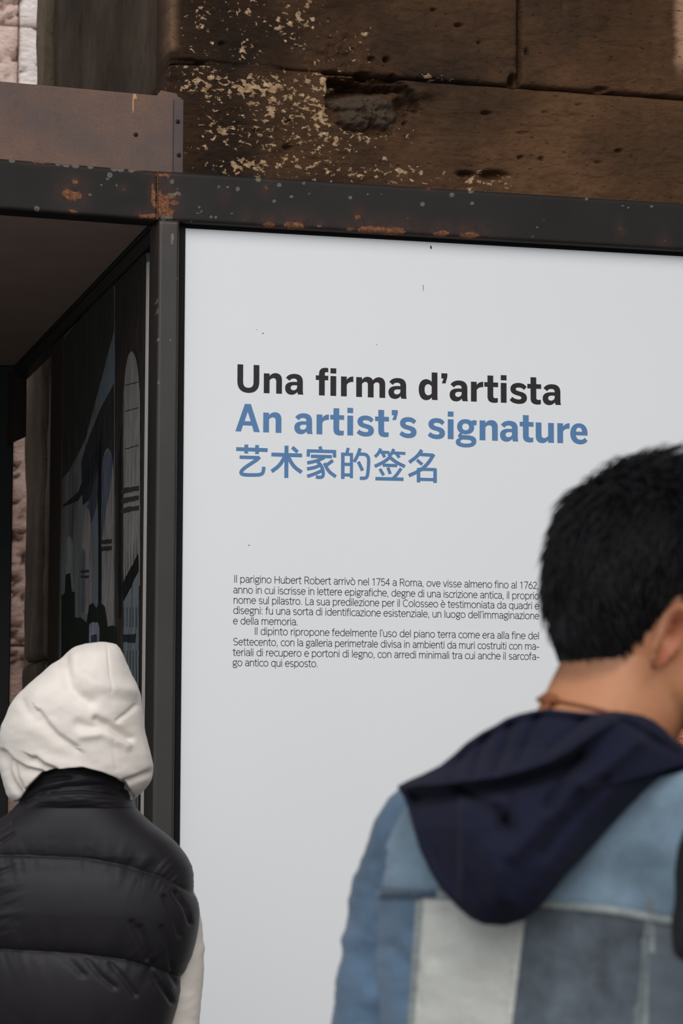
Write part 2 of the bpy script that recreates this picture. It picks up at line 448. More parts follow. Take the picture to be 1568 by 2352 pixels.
for i in range(len(zc) - 1):
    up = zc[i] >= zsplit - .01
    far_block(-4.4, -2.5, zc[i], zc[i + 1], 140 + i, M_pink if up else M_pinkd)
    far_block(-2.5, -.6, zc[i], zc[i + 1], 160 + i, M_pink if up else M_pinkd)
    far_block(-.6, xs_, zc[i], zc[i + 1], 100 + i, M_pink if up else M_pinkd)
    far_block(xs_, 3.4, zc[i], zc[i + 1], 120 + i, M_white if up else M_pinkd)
_m('mortar', *boxvf(-4.4, 3.4, YB + .08, YB + .22, 0, 7.8), plain('pale_joint_mortar', srgb(120, 100, 90), .95, .1), far, smooth=False, world=True)

# paving
M_pave = stone('worn_basalt_paving', srgb(58, 54, 50), srgb(82, 77, 72), srgb(104, 98, 92))
flo = thing('floor', 'worn grey stone paving slabs', kind='structure')
box('bedding', -4, 5, -9, 9.5, -.12, -.012, M_mortar, flo)
_rng = np.random.RandomState(5)
_v, _f = boxvf(-.495, .495, -.345, .345, -.05, 0)
_sl = [bpy.data.meshes.new('paving_slab')]
_sl[0].from_pydata(_v, [], _f); _sl[0].materials.append(M_pave)
for i in range(9):
    for j in range(26):
        o = bpy.data.objects.new('paving_slab', _sl[0]); COL.objects.link(o); o.parent = flo
        o.location = (-3.5 + i * 1.0 + .5 * (j % 2), -8.6 + j * .7, _rng.uniform(-.004, 0)); o.rotation_euler = (_rng.uniform(-.003, .003), _rng.uniform(-.003, .003), 0)

M_vault = plain('dark_vault_concrete', srgb(96, 84, 72), .95, .1, scale=6, bump=.4)
cei = thing('ceiling', 'added rough vaulted ceiling, out of view, that cuts the light from above', kind='structure', loc=(0, 2, 5.6))  # added above the view to keep sky light off the scene
_nx, _ny = 40, 24
_X, _Y = np.meshgrid(np.linspace(-7, 7, _nx), np.linspace(-1.6, 4.2, _ny))
_Z = 5.3 + .8 * np.sqrt(np.clip(1 - ((_Y - 1.3) / 3.1) ** 2, 0, 1)) + .04 * fbm(_X * 2, _Y * 2, 0, 3, 2)
_V = np.stack([_X.ravel(), _Y.ravel(), _Z.ravel()], 1)
_V2 = _V.copy(); _V2[:, 2] = 6.5
_F1 = gridf(_nx, _ny); _F2 = [tuple(i + _nx * _ny for i in f[::-1]) for f in _F1]
_rim = list(range(_nx)) + [j * _nx + _nx - 1 for j in range(1, _ny)] + [(_ny - 1) * _nx + i for i in range(_nx - 2, -1, -1)] + [j * _nx for j in range(_ny - 2, 0, -1)]
_F3 = [(_rim[i], _rim[(i + 1) % len(_rim)], _rim[(i + 1) % len(_rim)] + _nx * _ny, _rim[i] + _nx * _ny) for i in range(len(_rim))]
mesh('sky_block_vault', np.vstack([_V, _V2]), _F1 + _F2 + _F3, M_vault, cei, world=True)

wr_ = thing('shade_wall_right', 'added dark travertine pier, out of view to the right, that shades that side', kind='structure', loc=(4.6, -2.2, 0))  # unseen pier added to darken the board towards the right
for _k in range(8):
    box('stone_block', 4.2, 5.0, -4.2, -2.2 + .6 * (_k % 2), _k * .68 + .003, _k * .68 + .677, M_side, wr_, .02, world=True)
    box('stone_block', 4.2, 5.0, -2.197 + .6 * (_k % 2), .1, _k * .68 + .003, _k * .68 + .677, M_side, wr_, .02, world=True)

# ================================================================== STEEL BOOTH FRAME
M_steel = steel('mill_scale_steel', srgb(36, 34, 33), .5, .16)
M_steel2 = steel('brown_grey_mill_steel', srgb(50, 47, 45), .36, .4)
M_rustp = Mat('rusty_steel_plate', .78, .2)
_c = M_rustp.ramp(M_rustp.noise(4.5, 5, .62), [(.32, srgb(92, 80, 77)), (.5, srgb(106, 86, 77)), (.68, srgb(124, 92, 76))])
_c = M_rustp.mix(.5, _c, M_rustp.ramp(M_rustp.noise(260, 3, .7), [(.3, .36), (.7, .64)]), 'OVERLAY')
_st = M_rustp.ramp(M_rustp.noise(16, 5, .7, (1, 1, .35)), [(.6, 0.0), (.75, .5)])
_c = M_rustp.mix(_st, _c, srgb(128, 84, 62))
_c = M_rustp.mix(M_rustp.attr('spot'), _c, srgb(186, 144, 104))
M_rustp.col(_c); M_rustp.bump(M_rustp.noise(260, 3, .7), .15, .001); M_rustp = M_rustp.m
M_black = plain('black_gap_gasket', srgb(12, 11, 11), .7, .2)
M_chrome = Mat('bright_edge_trim', .35, .6, .3).col(srgb(200, 194, 190)).m
M_soff = plain('dark_soffit_sheet', srgb(160, 138, 126), .8, .2, var=.08, scale=5)
M_screw = plain('blackened_screw', srgb(44, 36, 32), .55, .4, .5)
M_weld = plain('rusty_weld_bead', srgb(96, 62, 40), .8, .2, var=.4, scale=120, bump=.4)
M_dark = plain('black_painted_steel', srgb(24, 27, 26), .5, .4)

RUST = [(378, 470, 11, 26, .95), (392, 452, 11, 7, .95), (399, 466, 9, 6, .95), (366, 450, 5, 40, .8), (160, 447, 17, 13, 1), (173, 418, 7, 6, 1), (148, 444, 8, 7, 1), (168, 485, 11, 4, 1), (97, 371, 26, 4, 1), (175, 450, 14, 14, .9),
        (352, 450, 6, 34, .95), (343, 496, 22, 5, 1.1), (371, 480, 12, 22, .95), (388, 488, 14, 10, .95), (402, 466, 11, 7, .85), (372, 402, 22, 4, .95), (386, 410, 5, 10, .8),
        (565, 507, 9, 7, .62), (617, 517, 15, 7, 1), (675, 518, 27, 9, 1), (735, 519, 8, 5, .8), (822, 499, 9, 7, .8), (850, 528, 36, 9, 1.05), (900, 531, 36, 9, 1.05), (803, 526, 12, 5, .9),
        (1015, 536, 22, 7, 1), (1078, 541, 26, 8, 1), (614, 431, 12, 8, .66), (1423, 528, 5, 7, .62), (1425, 536, 6, 4, .6), (1527, 552, 5, 7, .62), (1524, 565, 10, 6, .55), (983, 433, 8, 4, .7), (515, 450, 7, 7, .5),
        (360, 380, 4, 4, .8), (283, 436, 9, 4, .6), (330, 500, 10, 4, .7), (60, 368, 10, 3, .7), (320, 390, 30, 3, .8)]
SPOT = [(395, 417, 6), (407, 433, 2), (406, 443, 4), (412, 446, 4), (398, 449, 5), (376, 455, 3), (388, 446, 4), (458, 476, 3.4), (464, 485, 3.4), (454, 490, 3.4), (484, 498, 3.8), (495, 499, 3.6),
        (503, 429, 4), (522, 430, 4), (546, 434, 5.5), (641, 425, 5.5), (630, 462, 5), (669, 452, 4.5), (711, 445, 3), (697, 421, 4), (804, 454, 5), (970, 469, 6), (1037, 448, 6), (1084, 467, 4.5),
        (845, 446, 3), (874, 446, 3), (831, 449, 2.5), (937, 501, 3), (532, 490, 3.5), (234, 425, 3.5), (267, 426, 3), (206, 447, 4), (252, 402, 7), (247, 411, 4), (84, 479, 7), (86, 483, 4), (28, 367, 8), (133, 374, 8),
        (152, 376, 9), (174, 378, 9), (208, 381, 8), (262, 387, 8), (278, 388, 8), (302, 389, 8), (375, 500, 7), (385, 497, 6), (392, 500, 5), (438, 509, 3), (594, 412, 7), (1081, 438, 7), (1347, 457, 4), (1430, 473, 3), (1443, 477, 3), (1496, 474, 4), (1250, 505, 2.5), (1234, 522, 3), (1222, 543, 2.5)]
def fmask(px, py, L, p=1.0):
    d = np.zeros_like(px)
    for q in L:
        a, b, rx = q[:3]; ry = q[3] if len(q) > 3 else rx; s = q[4] if len(q) > 4 else 1
        d = np.maximum(d, s * np.exp(-(((px - a) / rx) ** 2 + ((py - b) / ry) ** 2) * .7))
    return d
PSPOT = [(396, 545, 4, 9, 1), (395, 528, 3, 4, .8), (395, 557, 4, 6, .9), (407, 638, 4, 4, .8), (411, 672, 3, 8, .8), (411, 722, 3, 6, .9), (391, 784, 3, 4, 1), (360, 690, 3, 8, 1), (363, 780, 3, 5, 1), (364, 880, 3, 6, .9),
         (411, 800, 2, 8, .7), (358, 983, 2, 5, .7), (357, 1182, 2, 5, .7), (357, 1325, 2, 5, .8), (362, 715, 3, 7, .9), (408, 1450, 2, 8, .6), (413, 560, 2, 14, .6)]
def tube(name, A, B, up, out, hh, dd, bw, mat, parent, nl, nf=34, caps=True):
    """box tube from A to B. A and B lie on the bottom front edge; up = height axis, out = towards the viewer."""
    A, B, up, out = [np.asarray(t, float) for t in (A, B, up, out)]
    prof = []
    def arc(cx, cy, a0, a1, n=5):
        for a in np.linspace(a0, a1, n): prof.append((cx + bw * math.cos(a), cy + bw * math.sin(a)))
    # profile coordinates: (out, up), front face at out = 0
    for t in np.linspace(bw, hh - bw, nf)[1:-1]: prof.append((0, t))
    arc(-bw, hh - bw, 0, math.pi / 2); arc(-dd + bw, hh - bw, math.pi / 2, math.pi); arc(-dd + bw, bw, math.pi, 1.5 * math.pi); arc(-bw, bw, 1.5 * math.pi, 2 * math.pi)
    P = np.array(prof); n = len(P)
    T = np.linspace(0, 1, nl)
    V = (A[None, None] + (B - A)[None, None] * T[:, None, None] + out[None, None] * P[None, :, 0:1] + up[None, None] * P[None, :, 1:2]).reshape(-1, 3)
    fs = []
    for j in range(nl - 1):
        for i in range(n):
            a, b = j * n + i, j * n + (i + 1) % n
            fs.append((a, a + n, b + n, b))
    fs.append(tuple(range(n))); fs.append(tuple((nl - 1) * n + n - 1 - i for i in range(n)))
    px, py = proj(V)
    front = np.tile((P[:, 0] > -bw * 1.01).astype(float), nl)
    haze = .8 * fmask(px, py, [(q[0], q[1] - 4, q[2] * 1.7, q[3] * 2.8, min(1, q[4])) for q in RUST])
    o = mesh(name, V, fs, mat, parent, attrs=dict(rust=fmask(px, py, RUST) * front, spot=np.maximum(fmask(px, py, SPOT), fmask(px, py, PSPOT)) * front, haze=haze * front), world=True)
    bm = bmesh.new(); bm.from_mesh(o.data); bmesh.ops.recalc_face_normals(bm, faces=bm.faces); bm.to_mesh(o.data); bm.free()
    return o
UP = np.array([0, 0, 1.0])
zb0 = float(onY(700, 525.5, 0)[2])                      # bottom line of the right hand beam
BH = float(onY(700, 412.5, 0)[2]) - zb0                 # beam height
xw = float(onY(362, 450, 0)[0])                         # the weld, and left side of the post
xpost1 = float(onY(412.5, 560, 0)[0])
frame = thing('steel_frame', 'dark mill-scaled steel tube frame of the exhibition booth, blotched with orange rust', 'frame', loc=(xw, 0.05, 0))
tube('beam', (xw + .001, 0, zb0), (3.6, 0, zb0), UP, (0, -1, 0), BH, .075, .009, M_steel, frame, 420, 30)
al = R(4.5)
ldir = np.array([-math.cos(al), -math.sin(al), 0]); lout = np.array([math.sin(al), -math.cos(al), 0])
tube('beam', (xw - .001, 0, zb0 - .001), np.array([xw, 0, zb0 - .001]) + ldir * 2.6, UP, lout, BH, .075, .009, M_steel, frame, 420, 30)
v = []; f = []
_t = np.linspace(0, 1, 60)
for i, t in enumerate(_t):
    z = zb0 + .002 + (BH - .004) * t; w = .0026 + .0012 * math.sin(i * 2.1) ; d = .0016 + .001 * math.sin(i * 1.3)
    v += [(xw - w, .002, z), (xw - w * .5, -d, z), (xw + w * .5, -d, z), (xw + w, .002, z)]
for i in range(59):
    for k in range(3): f.append((i * 4 + k, i * 4 + k + 1, i * 4 + k + 5, i * 4 + k + 4))
mesh('weld_bead', v, f, M_weld, frame, world=True)
# front post
PD = .115
tube('post', (xw + .0035, 0.001, 0), (xw + .0035, 0.001, zb0 + .002), np.array([1.0, 0, 0]), (0, -1, 0), xpost1 - xw - .0035, PD, .007, M_steel2, frame, 300, 20)
XS = xw + .004
# return beam along the side, over the painted panel, with the narrow rail under it
box('side_beam', XS - .001, XS + .05, PD + .002, 2.62, zb0 + .004, zb0 + BH, M_dark, frame, .005, world=True)
zr = float(onX(340, 563, XS)[2])
box('side_rail', XS + .004, XS + .04, PD - .01, 2.60, zr, zb0 + .003, M_dark, frame, .002, world=True)
# rear post and the plate hanging beside it
yr0 = float(onX(33, 1000, XS)[1])
box('rear_panel', xw - 2.45, XS - .002, yr0, yr0 + .05, .02, zb0 + .01, M_dark, frame, .004, world=True)
box('light_block_panel', xw - 2.50, xw - 2.46, 1.3, yr0 + .05, .02, zb0 - .005, M_dark, frame, .004, world=True)  # unseen side added to keep light from the left out of the booth
pz = float(onY(45, 1008, yr0 - .02)[2]); pz1 = float(onY(45, 855, yr0 - .02)[2])
pxa, pxb = float(onY(20, 930, yr0 - .02)[0]), float(onY(60, 930, yr0 - .02)[0])
_pm = plain('dark_brown_plate', srgb(44, 36, 32), .7, .2)
v = [(pxa, yr0 - .03, pz - .02), (pxb, yr0 - .03, pz + .008), (pxb, yr0 - .03, pz1), (pxa, yr0 - .03, pz1)]
v += [(a, b + .028, c) for a, b, c in v]
mesh('hanging_plate', v, [(0, 1, 2, 3), (7, 6, 5, 4), (0, 4, 5, 1), (1, 5, 6, 2), (2, 6, 7, 3), (3, 7, 4, 0)], _pm, frame, smooth=False, world=True)
# dark angle between the post and the white board
gx = float(onY(421, 600, .02)[0])
box('retaining_angle', xpost1 - .004, gx + .006, .028, .06, 0, zb0 - .001, M_black, frame, world=True)
box('retaining_angle', gx + .007, 3.6, .030, .06, zb0 - .008, zb0 + .03, M_black, frame, world=True)

# soffit sheet closing the booth
soff = thing('soffit_panel', 'dark brown sheet ceiling of the booth, seen from below inside the steel frame', 'panel', loc=(0, 1.2, zb0))
p0 = np.array([xw, 0, 0]); p1 = p0 + ldir * 2.6
zs = zb0 + .012
vv = [(XS - .004, .078, zs), (p1[0] + .02, p1[1] + .078, zs), (p1[0], 2.62, zs), (XS - .004, 2.62, zs)]
vv += [(a, b, c + .03) for a, b, c in vv]
mesh('sheet', vv, [(0, 1, 2, 3), (7, 6, 5, 4), (0, 4, 5, 1), (1, 5, 6, 2), (2, 6, 7, 3), (3, 7, 4, 0)], M_soff, soff, smooth=False, world=True)

# rusty fascia plate standing on the left beam
fas = thing('fascia_plate', 'flat rusty brown steel plate standing on top of the left beam', 'plate', loc=(xw - .1, -.02, zb0 + BH))
O = np.array([xw, 0, zb0 + BH])
rs = ldir; inn = -lout
def LF(s, d, z):  # s metres left of the weld (negative = right), d metres behind the beam face, z above the beam
    return O + rs * s + inn * d + UP * z
def lfz(px, py, d):   # intersect with the plate plane
    dr = ray(px, py); P0 = O + inn * d
    t = ((P0 - CAM) @ lout) / (dr @ lout); P = CAM + dr * t
    return float((P - O) @ rs), float(P[2] - O[2])
sR, _ = lfz(397, 300, .02); _, zt = lfz(200, 205, .02); sR2, _ = lfz(420, 300, .014)
ns = 260; S = np.concatenate([np.linspace(sR2 + .004, .5, 520), np.linspace(.505, 2.5, 60)]); ns = len(S); Zs = np.linspace(.001, zt, 110)
SS, ZZ = np.meshgrid(S, Zs)
fv = O + rs * SS.ravel()[:, None] + inn * (.020 + .0012 * fbm(SS.ravel() * 3, ZZ.ravel() * 3, 0, 3, 7)[:, None]) + UP * ZZ.ravel()[:, None]
px, py = proj(fv)
drip = fmask(px, py, [(309, 221, 3.2, 6, 1), (305.5, 240, 1.5, 16, 1), (312, 224, 2.2, 4, .8)])
drip = drip * (1 + .5 * fbm(px / 2.5, py / 4, 0, 2, 9))
n0 = len(fv); bk = fv + inn * .006
fl_ = [f[::-1] for f in gridf(ns, 110)] + [tuple(n0 + i for i in f) for f in gridf(ns, 110)]
rim = list(range(ns)) + [j * ns + ns - 1 for j in range(1, 110)] + [109 * ns + i for i in range(ns - 2, -1, -1)] + [j * ns for j in range(108, 0, -1)]
for i in range(len(rim)):
    a, b = rim[i], rim[(i + 1) % len(rim)]; fl_.append((a, b, b + n0, a + n0))
mesh('plate', np.vstack([fv, bk]), fl_, M_rustp, fas, attrs=dict(spot=np.concatenate([sstep(.3, .6, drip)] * 2)), world=True)
def pbox(name, s0, s1, d0, d1, z0, z1, mat, parent, bw=.0015, cut=0.0):
    c = [LF(s0, d0, z0), LF(s1, d0, z0), LF(s1, d0, z1 - cut), LF(s0, d0, z1), LF(s0, d1, z0), LF(s1, d1, z0), LF(s1, d1, z1 - cut), LF(s0, d1, z1)]
    o = mesh(name, c, [(0, 1, 2, 3), (7, 6, 5, 4), (0, 4, 5, 1), (1, 5, 6, 2), (2, 6, 7, 3), (3, 7, 4, 0)], mat, parent, smooth=False, world=True)
    bm = bmesh.new(); bm.from_mesh(o.data); bmesh.ops.recalc_face_normals(bm, faces=bm.faces); bm.to_mesh(o.data); bm.free()
    return bevel(o, bw, 2)
zs1 = lfz(408, 228, .014)[1]
M_strip2 = steel('brown_steel_strip', srgb(84, 72, 72), .6, .3)
pbox('cover_strip', sR2, sR, .010, .019, .001, zs1, M_strip2, fas)
za, zb_ = lfz(380, 222, .03)[1], lfz(385, 211, .03)[1]
s1, s2 = lfz(362, 215, .03)[0], lfz(405, 215, .03)[0]
c = [LF(s1 + .01, .03, zt - .01), LF(s1 - .008, .03, zb_ + .002), LF(s2, .03, zb_ - .002), LF(s2 - .012, .03, zt - .01)]
c += [p + inn * .006 for p in c]
mesh('tab_plate', c, [(0, 1, 2, 3), (7, 6, 5, 4), (0, 4, 5, 1), (1, 5, 6, 2), (2, 6, 7, 3), (3, 7, 4, 0)], M_rustp, fas, smooth=False, world=True)
def screw(px, py, d, parent):
    s, z = lfz(px, py, d); r = .0052
    c = LF(s, d, z); v = [c - inn * .0032]; f = []
    rings = [(.45, .0032), (.8, .0026), (1.0, .001), (1.0, -.001)]
    for k, (q, h) in enumerate(rings):
        for i in range(16):
            a = i * math.pi / 8; v.append(c + rs * r * q * math.cos(a) + UP * r * q * math.sin(a) - inn * h)
    for i in range(16):
        f.append((0, 1 + i, 1 + (i + 1) % 16))
        for k in range(3): f.append((1 + k * 16 + i, 1 + (k + 1) * 16 + i, 1 + (k + 1) * 16 + (i + 1) % 16, 1 + k * 16 + (i + 1) % 16))
    o = mesh('screw', v, f, M_screw, parent, world=True)
    # cross slot, raised rim pieces left dark
    for a in (.4, .4 + math.pi / 2):
        d1 = rs * math.cos(a) + UP * math.sin(a); d2 = -rs * math.sin(a) + UP * math.cos(a)
        q = [c + d1 * r * .55 * sx + d2 * r * .12 * sy - inn * .0035 for sx, sy in ((-1, -1), (1, -1), (1, 1), (-1, 1))]
        mesh('slot', np.array(q) - (np.array(o.parent.location) * 0), [(0, 1, 2, 3)], M_black, o, smooth=False)
        o2 = o.children[-1] if o.children else None
    return o
_Mi = None
for p in ((408, 279, .0095), (410.5, 356, .0095), (311.5, 309, .0195)):
    o = screw(*p, fas)
    Mi = np.array((Matrix.Translation(fas.location)).inverted())
    for ch in o.children:
        n = len(ch.data.vertices); co = np.empty(n * 3); ch.data.vertices.foreach_get('co', co)
        co = co.reshape(-1, 3) + Mi[:3, 3]; ch.data.vertices.foreach_set('co', co.ravel())

# ================================================================== PAINTED PANEL ON THE BOOTH'S SIDE (generic vaulted hall, cool greys)
XPN = XS + .012
def sidepx(px, py): 
    p = onX(px, py, XPN); return float(p[1]), float(p[2])
y_f = sidepx(337, 900)[0]; y_b = sidepx(120, 900)[0]; y_a = sidepx(145, 900)[0]
pp = thing('painted_panel', 'dark glossy printed panel of shadowy stone arches on the side wall inside the booth', 'panel', loc=(XPN, (y_f + y_b) / 2, 0))
M_pp = Mat('dark_print_ground', .6, .06)
_n = M_pp.noise(2.2, 5, .62, (1, 3.0, .8), 1.2)
_n2 = M_pp.noise(9, 5, .7, (1, 4.0, .6), .8)
_c = M_pp.ramp(_n, [(.3, srgb(76, 70, 62)), (.5, srgb(104, 106, 106)), (.62, srgb(98, 108, 118)), (.75, srgb(80, 88, 98))])
_c = M_pp.mix(.5, _c, M_pp.ramp(_n2, [(.3, .25), (.7, .68)]), 'OVERLAY')
M_pp.col(_c); M_pp = M_pp.m
zpt, zpb = zr - .004, .25
box('board', XPN, XPN + .02, y_f + .012, y_a, zpb, zpt, M_pp, pp, world=True)
M_stile = plain('dark_brown_stile', srgb(46, 38, 32), .7, .2)
box('edge_stile', XPN - .004, XPN + .025, y_a, y_b, zpb, zpt, M_stile, pp, .002, world=True)
box('front_stile', XPN - .003, XPN + .02, sidepx(326, 900)[0] * .5 + y_f * .5 - .0, y_f + .012 + 0.0, zpb, zpt, M_black, pp, world=True) if False else None
def print_shape(pts, col, lift, name='printed_shape'):
    _g = sum(col[:3]) / 3; col = tuple((c * .5 + _g * .5) * .85 for c in col[:3]) + (1,)
    dp = []
    for (a, b), (c_, d_) in zip(pts, pts[1:] + pts[:1]):
        m_ = max(1, int(math.hypot((c_ - a) * 3, d_ - b) / 9))
        for q in range(m_):
            t_ = q / m_; x_, y_ = a + (c_ - a) * t_, b + (d_ - b) * t_
            dp.append((x_ + .9 * float(fbm(x_ / 3, y_ / 14, lift * 900, 3, 5)), y_ + 2.4 * float(fbm(x_ / 4, y_ / 9, lift * 700, 3, 6))))
    P = [(XPN - lift,) + sidepx(a, b) for a, b in dp]
    P = [(x, max(min(y, y_a - .005), y_f + .02), z) for x, y, z in P]
    m = col if not isinstance(col, tuple) else Mat(name, .6, .06)
    if isinstance(col, tuple):
        n = m.noise(14, 5, .7, (1, 3, .5), .6)
        m.col(m.ramp(n, [(.32, tuple(c * .5 for c in col[:3]) + (1,)), (.68, tuple(c * 1.3 for c in col[:3]) + (1,))])); m = m.m
    o = mesh(name, P, [tuple(range(len(P)))], m, pp, smooth=False, world=True)
    return o
def arch(xl, xr, yt, yb, spring):
    pts = [(xl, yb)]
    for t in np.linspace(0, 1, 14):
        a = math.pi - math.pi * t
        pts.append(((xl + xr) / 2 + (xr - xl) / 2 * math.cos(a), yt + spring - spring * math.sin(a)))
    return pts + [(xr, yb)]
print_shape([(264, 640), (336, 560), (337, 2050), (264, 2050)], srgb(62, 52, 44), .0002)
print_shape([(143, 780), (200, 715), (262, 640), (262, 760), (225, 900), (196, 1010), (160, 1080), (143, 1100)], srgb(60, 58, 54), .0002)
print_shape([(186, 1060), (206, 1000), (230, 940), (262, 880), (263, 2050), (228, 2050), (228, 1250), (222, 1100), (205, 1150), (190, 1160)], srgb(56, 56, 58), .0003)
stone_g = srgb(140, 134, 130); sky_g = srgb(128, 140, 148)
print_shape(arch(296, 323, 802, 2100, 90), srgb(58, 46, 36), .0004)
print_shape(arch(284, 322, 806, 1345, 130), stone_g, .0008)
print_shape(arch(234, 262, 1030, 1440, 70), stone_g, .0008)
print_shape([(240, 1045), (251, 1032), (260, 1060), (254, 1120), (243, 1175), (233, 1260), (234, 1100)], srgb(84, 98, 124), .0012)
print_shape(arch(188, 212, 1165, 1410, 90), stone_g, .0008)
print_shape(arch(188, 196, 1260, 1408, 20), srgb(92, 96, 112), .0012)
print_shape(arch(152, 168, 1232, 1350, 30), srgb(140, 146, 132), .0008)
print_shape([(142, 1368), (150, 1362), (152, 1320), (162, 1316), (165, 1360), (172, 1358), (172, 1420), (185, 1418), (200, 1430), (206, 1390), (214, 1384), (222, 1398), (230, 1380), (242, 1395), (248, 1440), (256, 1436), (268, 1440), (270, 1990), (142, 1990)], srgb(38, 46, 38), .0016)
print_shape([(206, 1436), (212, 1430), (226, 1430), (230, 1440), (230, 1520), (206, 1520)], srgb(126, 138, 166), .002)
print_shape([(211, 1460), (224, 1456), (225, 1474), (211, 1476)], srgb(52, 60, 92), .0024)
print_shape([(280, 1348), (290, 1325), (304, 1300), (318, 1272), (320, 1310), (300, 1350), (284, 1380)], srgb(34, 32, 34), .0014)
print_shape([(284, 1382), (300, 1352), (320, 1312), (318, 2000), (284, 2000)], srgb(110, 122, 128), .0012)
print_shape([(283, 1458), (314, 1456), (312, 1476), (283, 1474)], srgb(38, 48, 58), .0018)
print_shape([(145, 1165), (180, 1150), (205, 1110), (232, 1040), (226, 1020), (204, 1065), (180, 1130), (145, 1160)], srgb(44, 48, 60), .0006)
print_shape([(196, 1180), (214, 1120), (230, 1060), (222, 1160), (205, 1220), (190, 1240)], srgb(62, 72, 96), .0006)
for yy in (1120, 1142, 1165):
    print_shape([(278, yy + 8), (288, yy), (320, yy - 4), (320, yy + 6), (300, yy + 10), (280, yy + 16)], srgb(64, 58, 56), .0014)
for yy in (1240, 1256):
    print_shape([(233, yy), (258, yy - 2), (257, yy + 8), (234, yy + 10)], srgb(60, 58, 62), .0014)
for yy in (1310, 1322):
    print_shape([(186, yy), (206, yy - 1), (205, yy + 5), (187, yy + 6)], srgb(50, 60, 72), .0014)
for k, xx in enumerate((284, 289, 295, 301, 308, 315)):
    print_shape([(xx - .8, 1345 - k * 12), (xx, 1280 - k * 11), (xx + .8, 1345 - k * 12)], srgb(40, 36, 36), .001)
for (a, b) in ((884, 876), (944, 935), (1030, 1022)):
    print_shape([(288, a), (319, b), (319, b + 2), (288, a + 2)], srgb(60, 48, 42), .001)
for xx in (226, 272):
    print_shape([(xx, 1060), (xx + 7, 980), (xx + 7, 1420), (xx, 1420)], srgb(36, 34, 34), .0007)
for xx in (284, 292, 299, 306, 313):
    print_shape([(xx, 1395), (xx + 2, 1395), (xx + 2, 1440), (xx, 1440)], srgb(70, 84, 92), .0016)
    print_shape([(xx, 1494), (xx + 2, 1494), (xx + 2, 1960), (xx, 1960)], srgb(70, 80, 88), .0016)
# bright cut edge of the clear cover sheet at its front
for a, b, mt in ((338.2, 339.4, M_chrome), (341.2, 342.0, M_chrome)):
    ya, yb = sidepx(b, 900)[0], sidepx(a, 900)[0]
    box('cover_edge', XPN - .006, XPN - .002, ya, yb, zpb, zpt - .03, mt, pp, world=True)

# ================================================================== WHITE TEXT BOARD
YP = .032
zt_ = zb0 - .0085
board = thing('information_board', 'large white information board with black and blue headings and two paragraphs of text', 'sign', loc=(gx, YP, 0))
M_board = Mat('white_satin_board', .42, .35)
_c = M_board.mix(M_board.ramp(M_board.noise(1.1, 3, .5), [(.3, 0.0), (.7, 1.0)]), srgb(221, 224, 228), srgb(225, 227, 230))
M_board.col(_c); M_board.bump(M_board.noise(300, 2, .5), .02, .0005); M_board = M_board.m
box('board', gx, 3.6, YP, YP + .02, .28, zt_, M_board, board, world=True)
M_ink = plain('black_print', srgb(34, 31, 33), .5, .3, var=.05)
M_body = plain('grey_print', srgb(60, 60, 64), .5, .3, var=.05)
M_blue = plain('blue_print', srgb(84, 124, 168), .5, .3, var=.04)
def chip(pts):
    P = [onY(a, b, YP - .0006) for a, b in pts]; mesh('paint_chip', P, [tuple(range(len(P)))], M_ink, board, smooth=False, world=True)
chip([(987.5, 565), (990, 564), (991.5, 569), (990, 573), (988, 570)]); chip([(971, 655), (972, 654), (972.4, 668), (971.6, 668)])
chip([(602, 764), (606, 765.5), (605, 766.8), (602, 765.5)]); chip([(588, 756), (590, 756.4), (590, 757.4), (588.4, 757)]); chip([(569, 1251.5), (574, 1252), (574, 1253), (570, 1252.6)]); chip([(864, 791), (866, 791), (866, 792), (864, 792)])

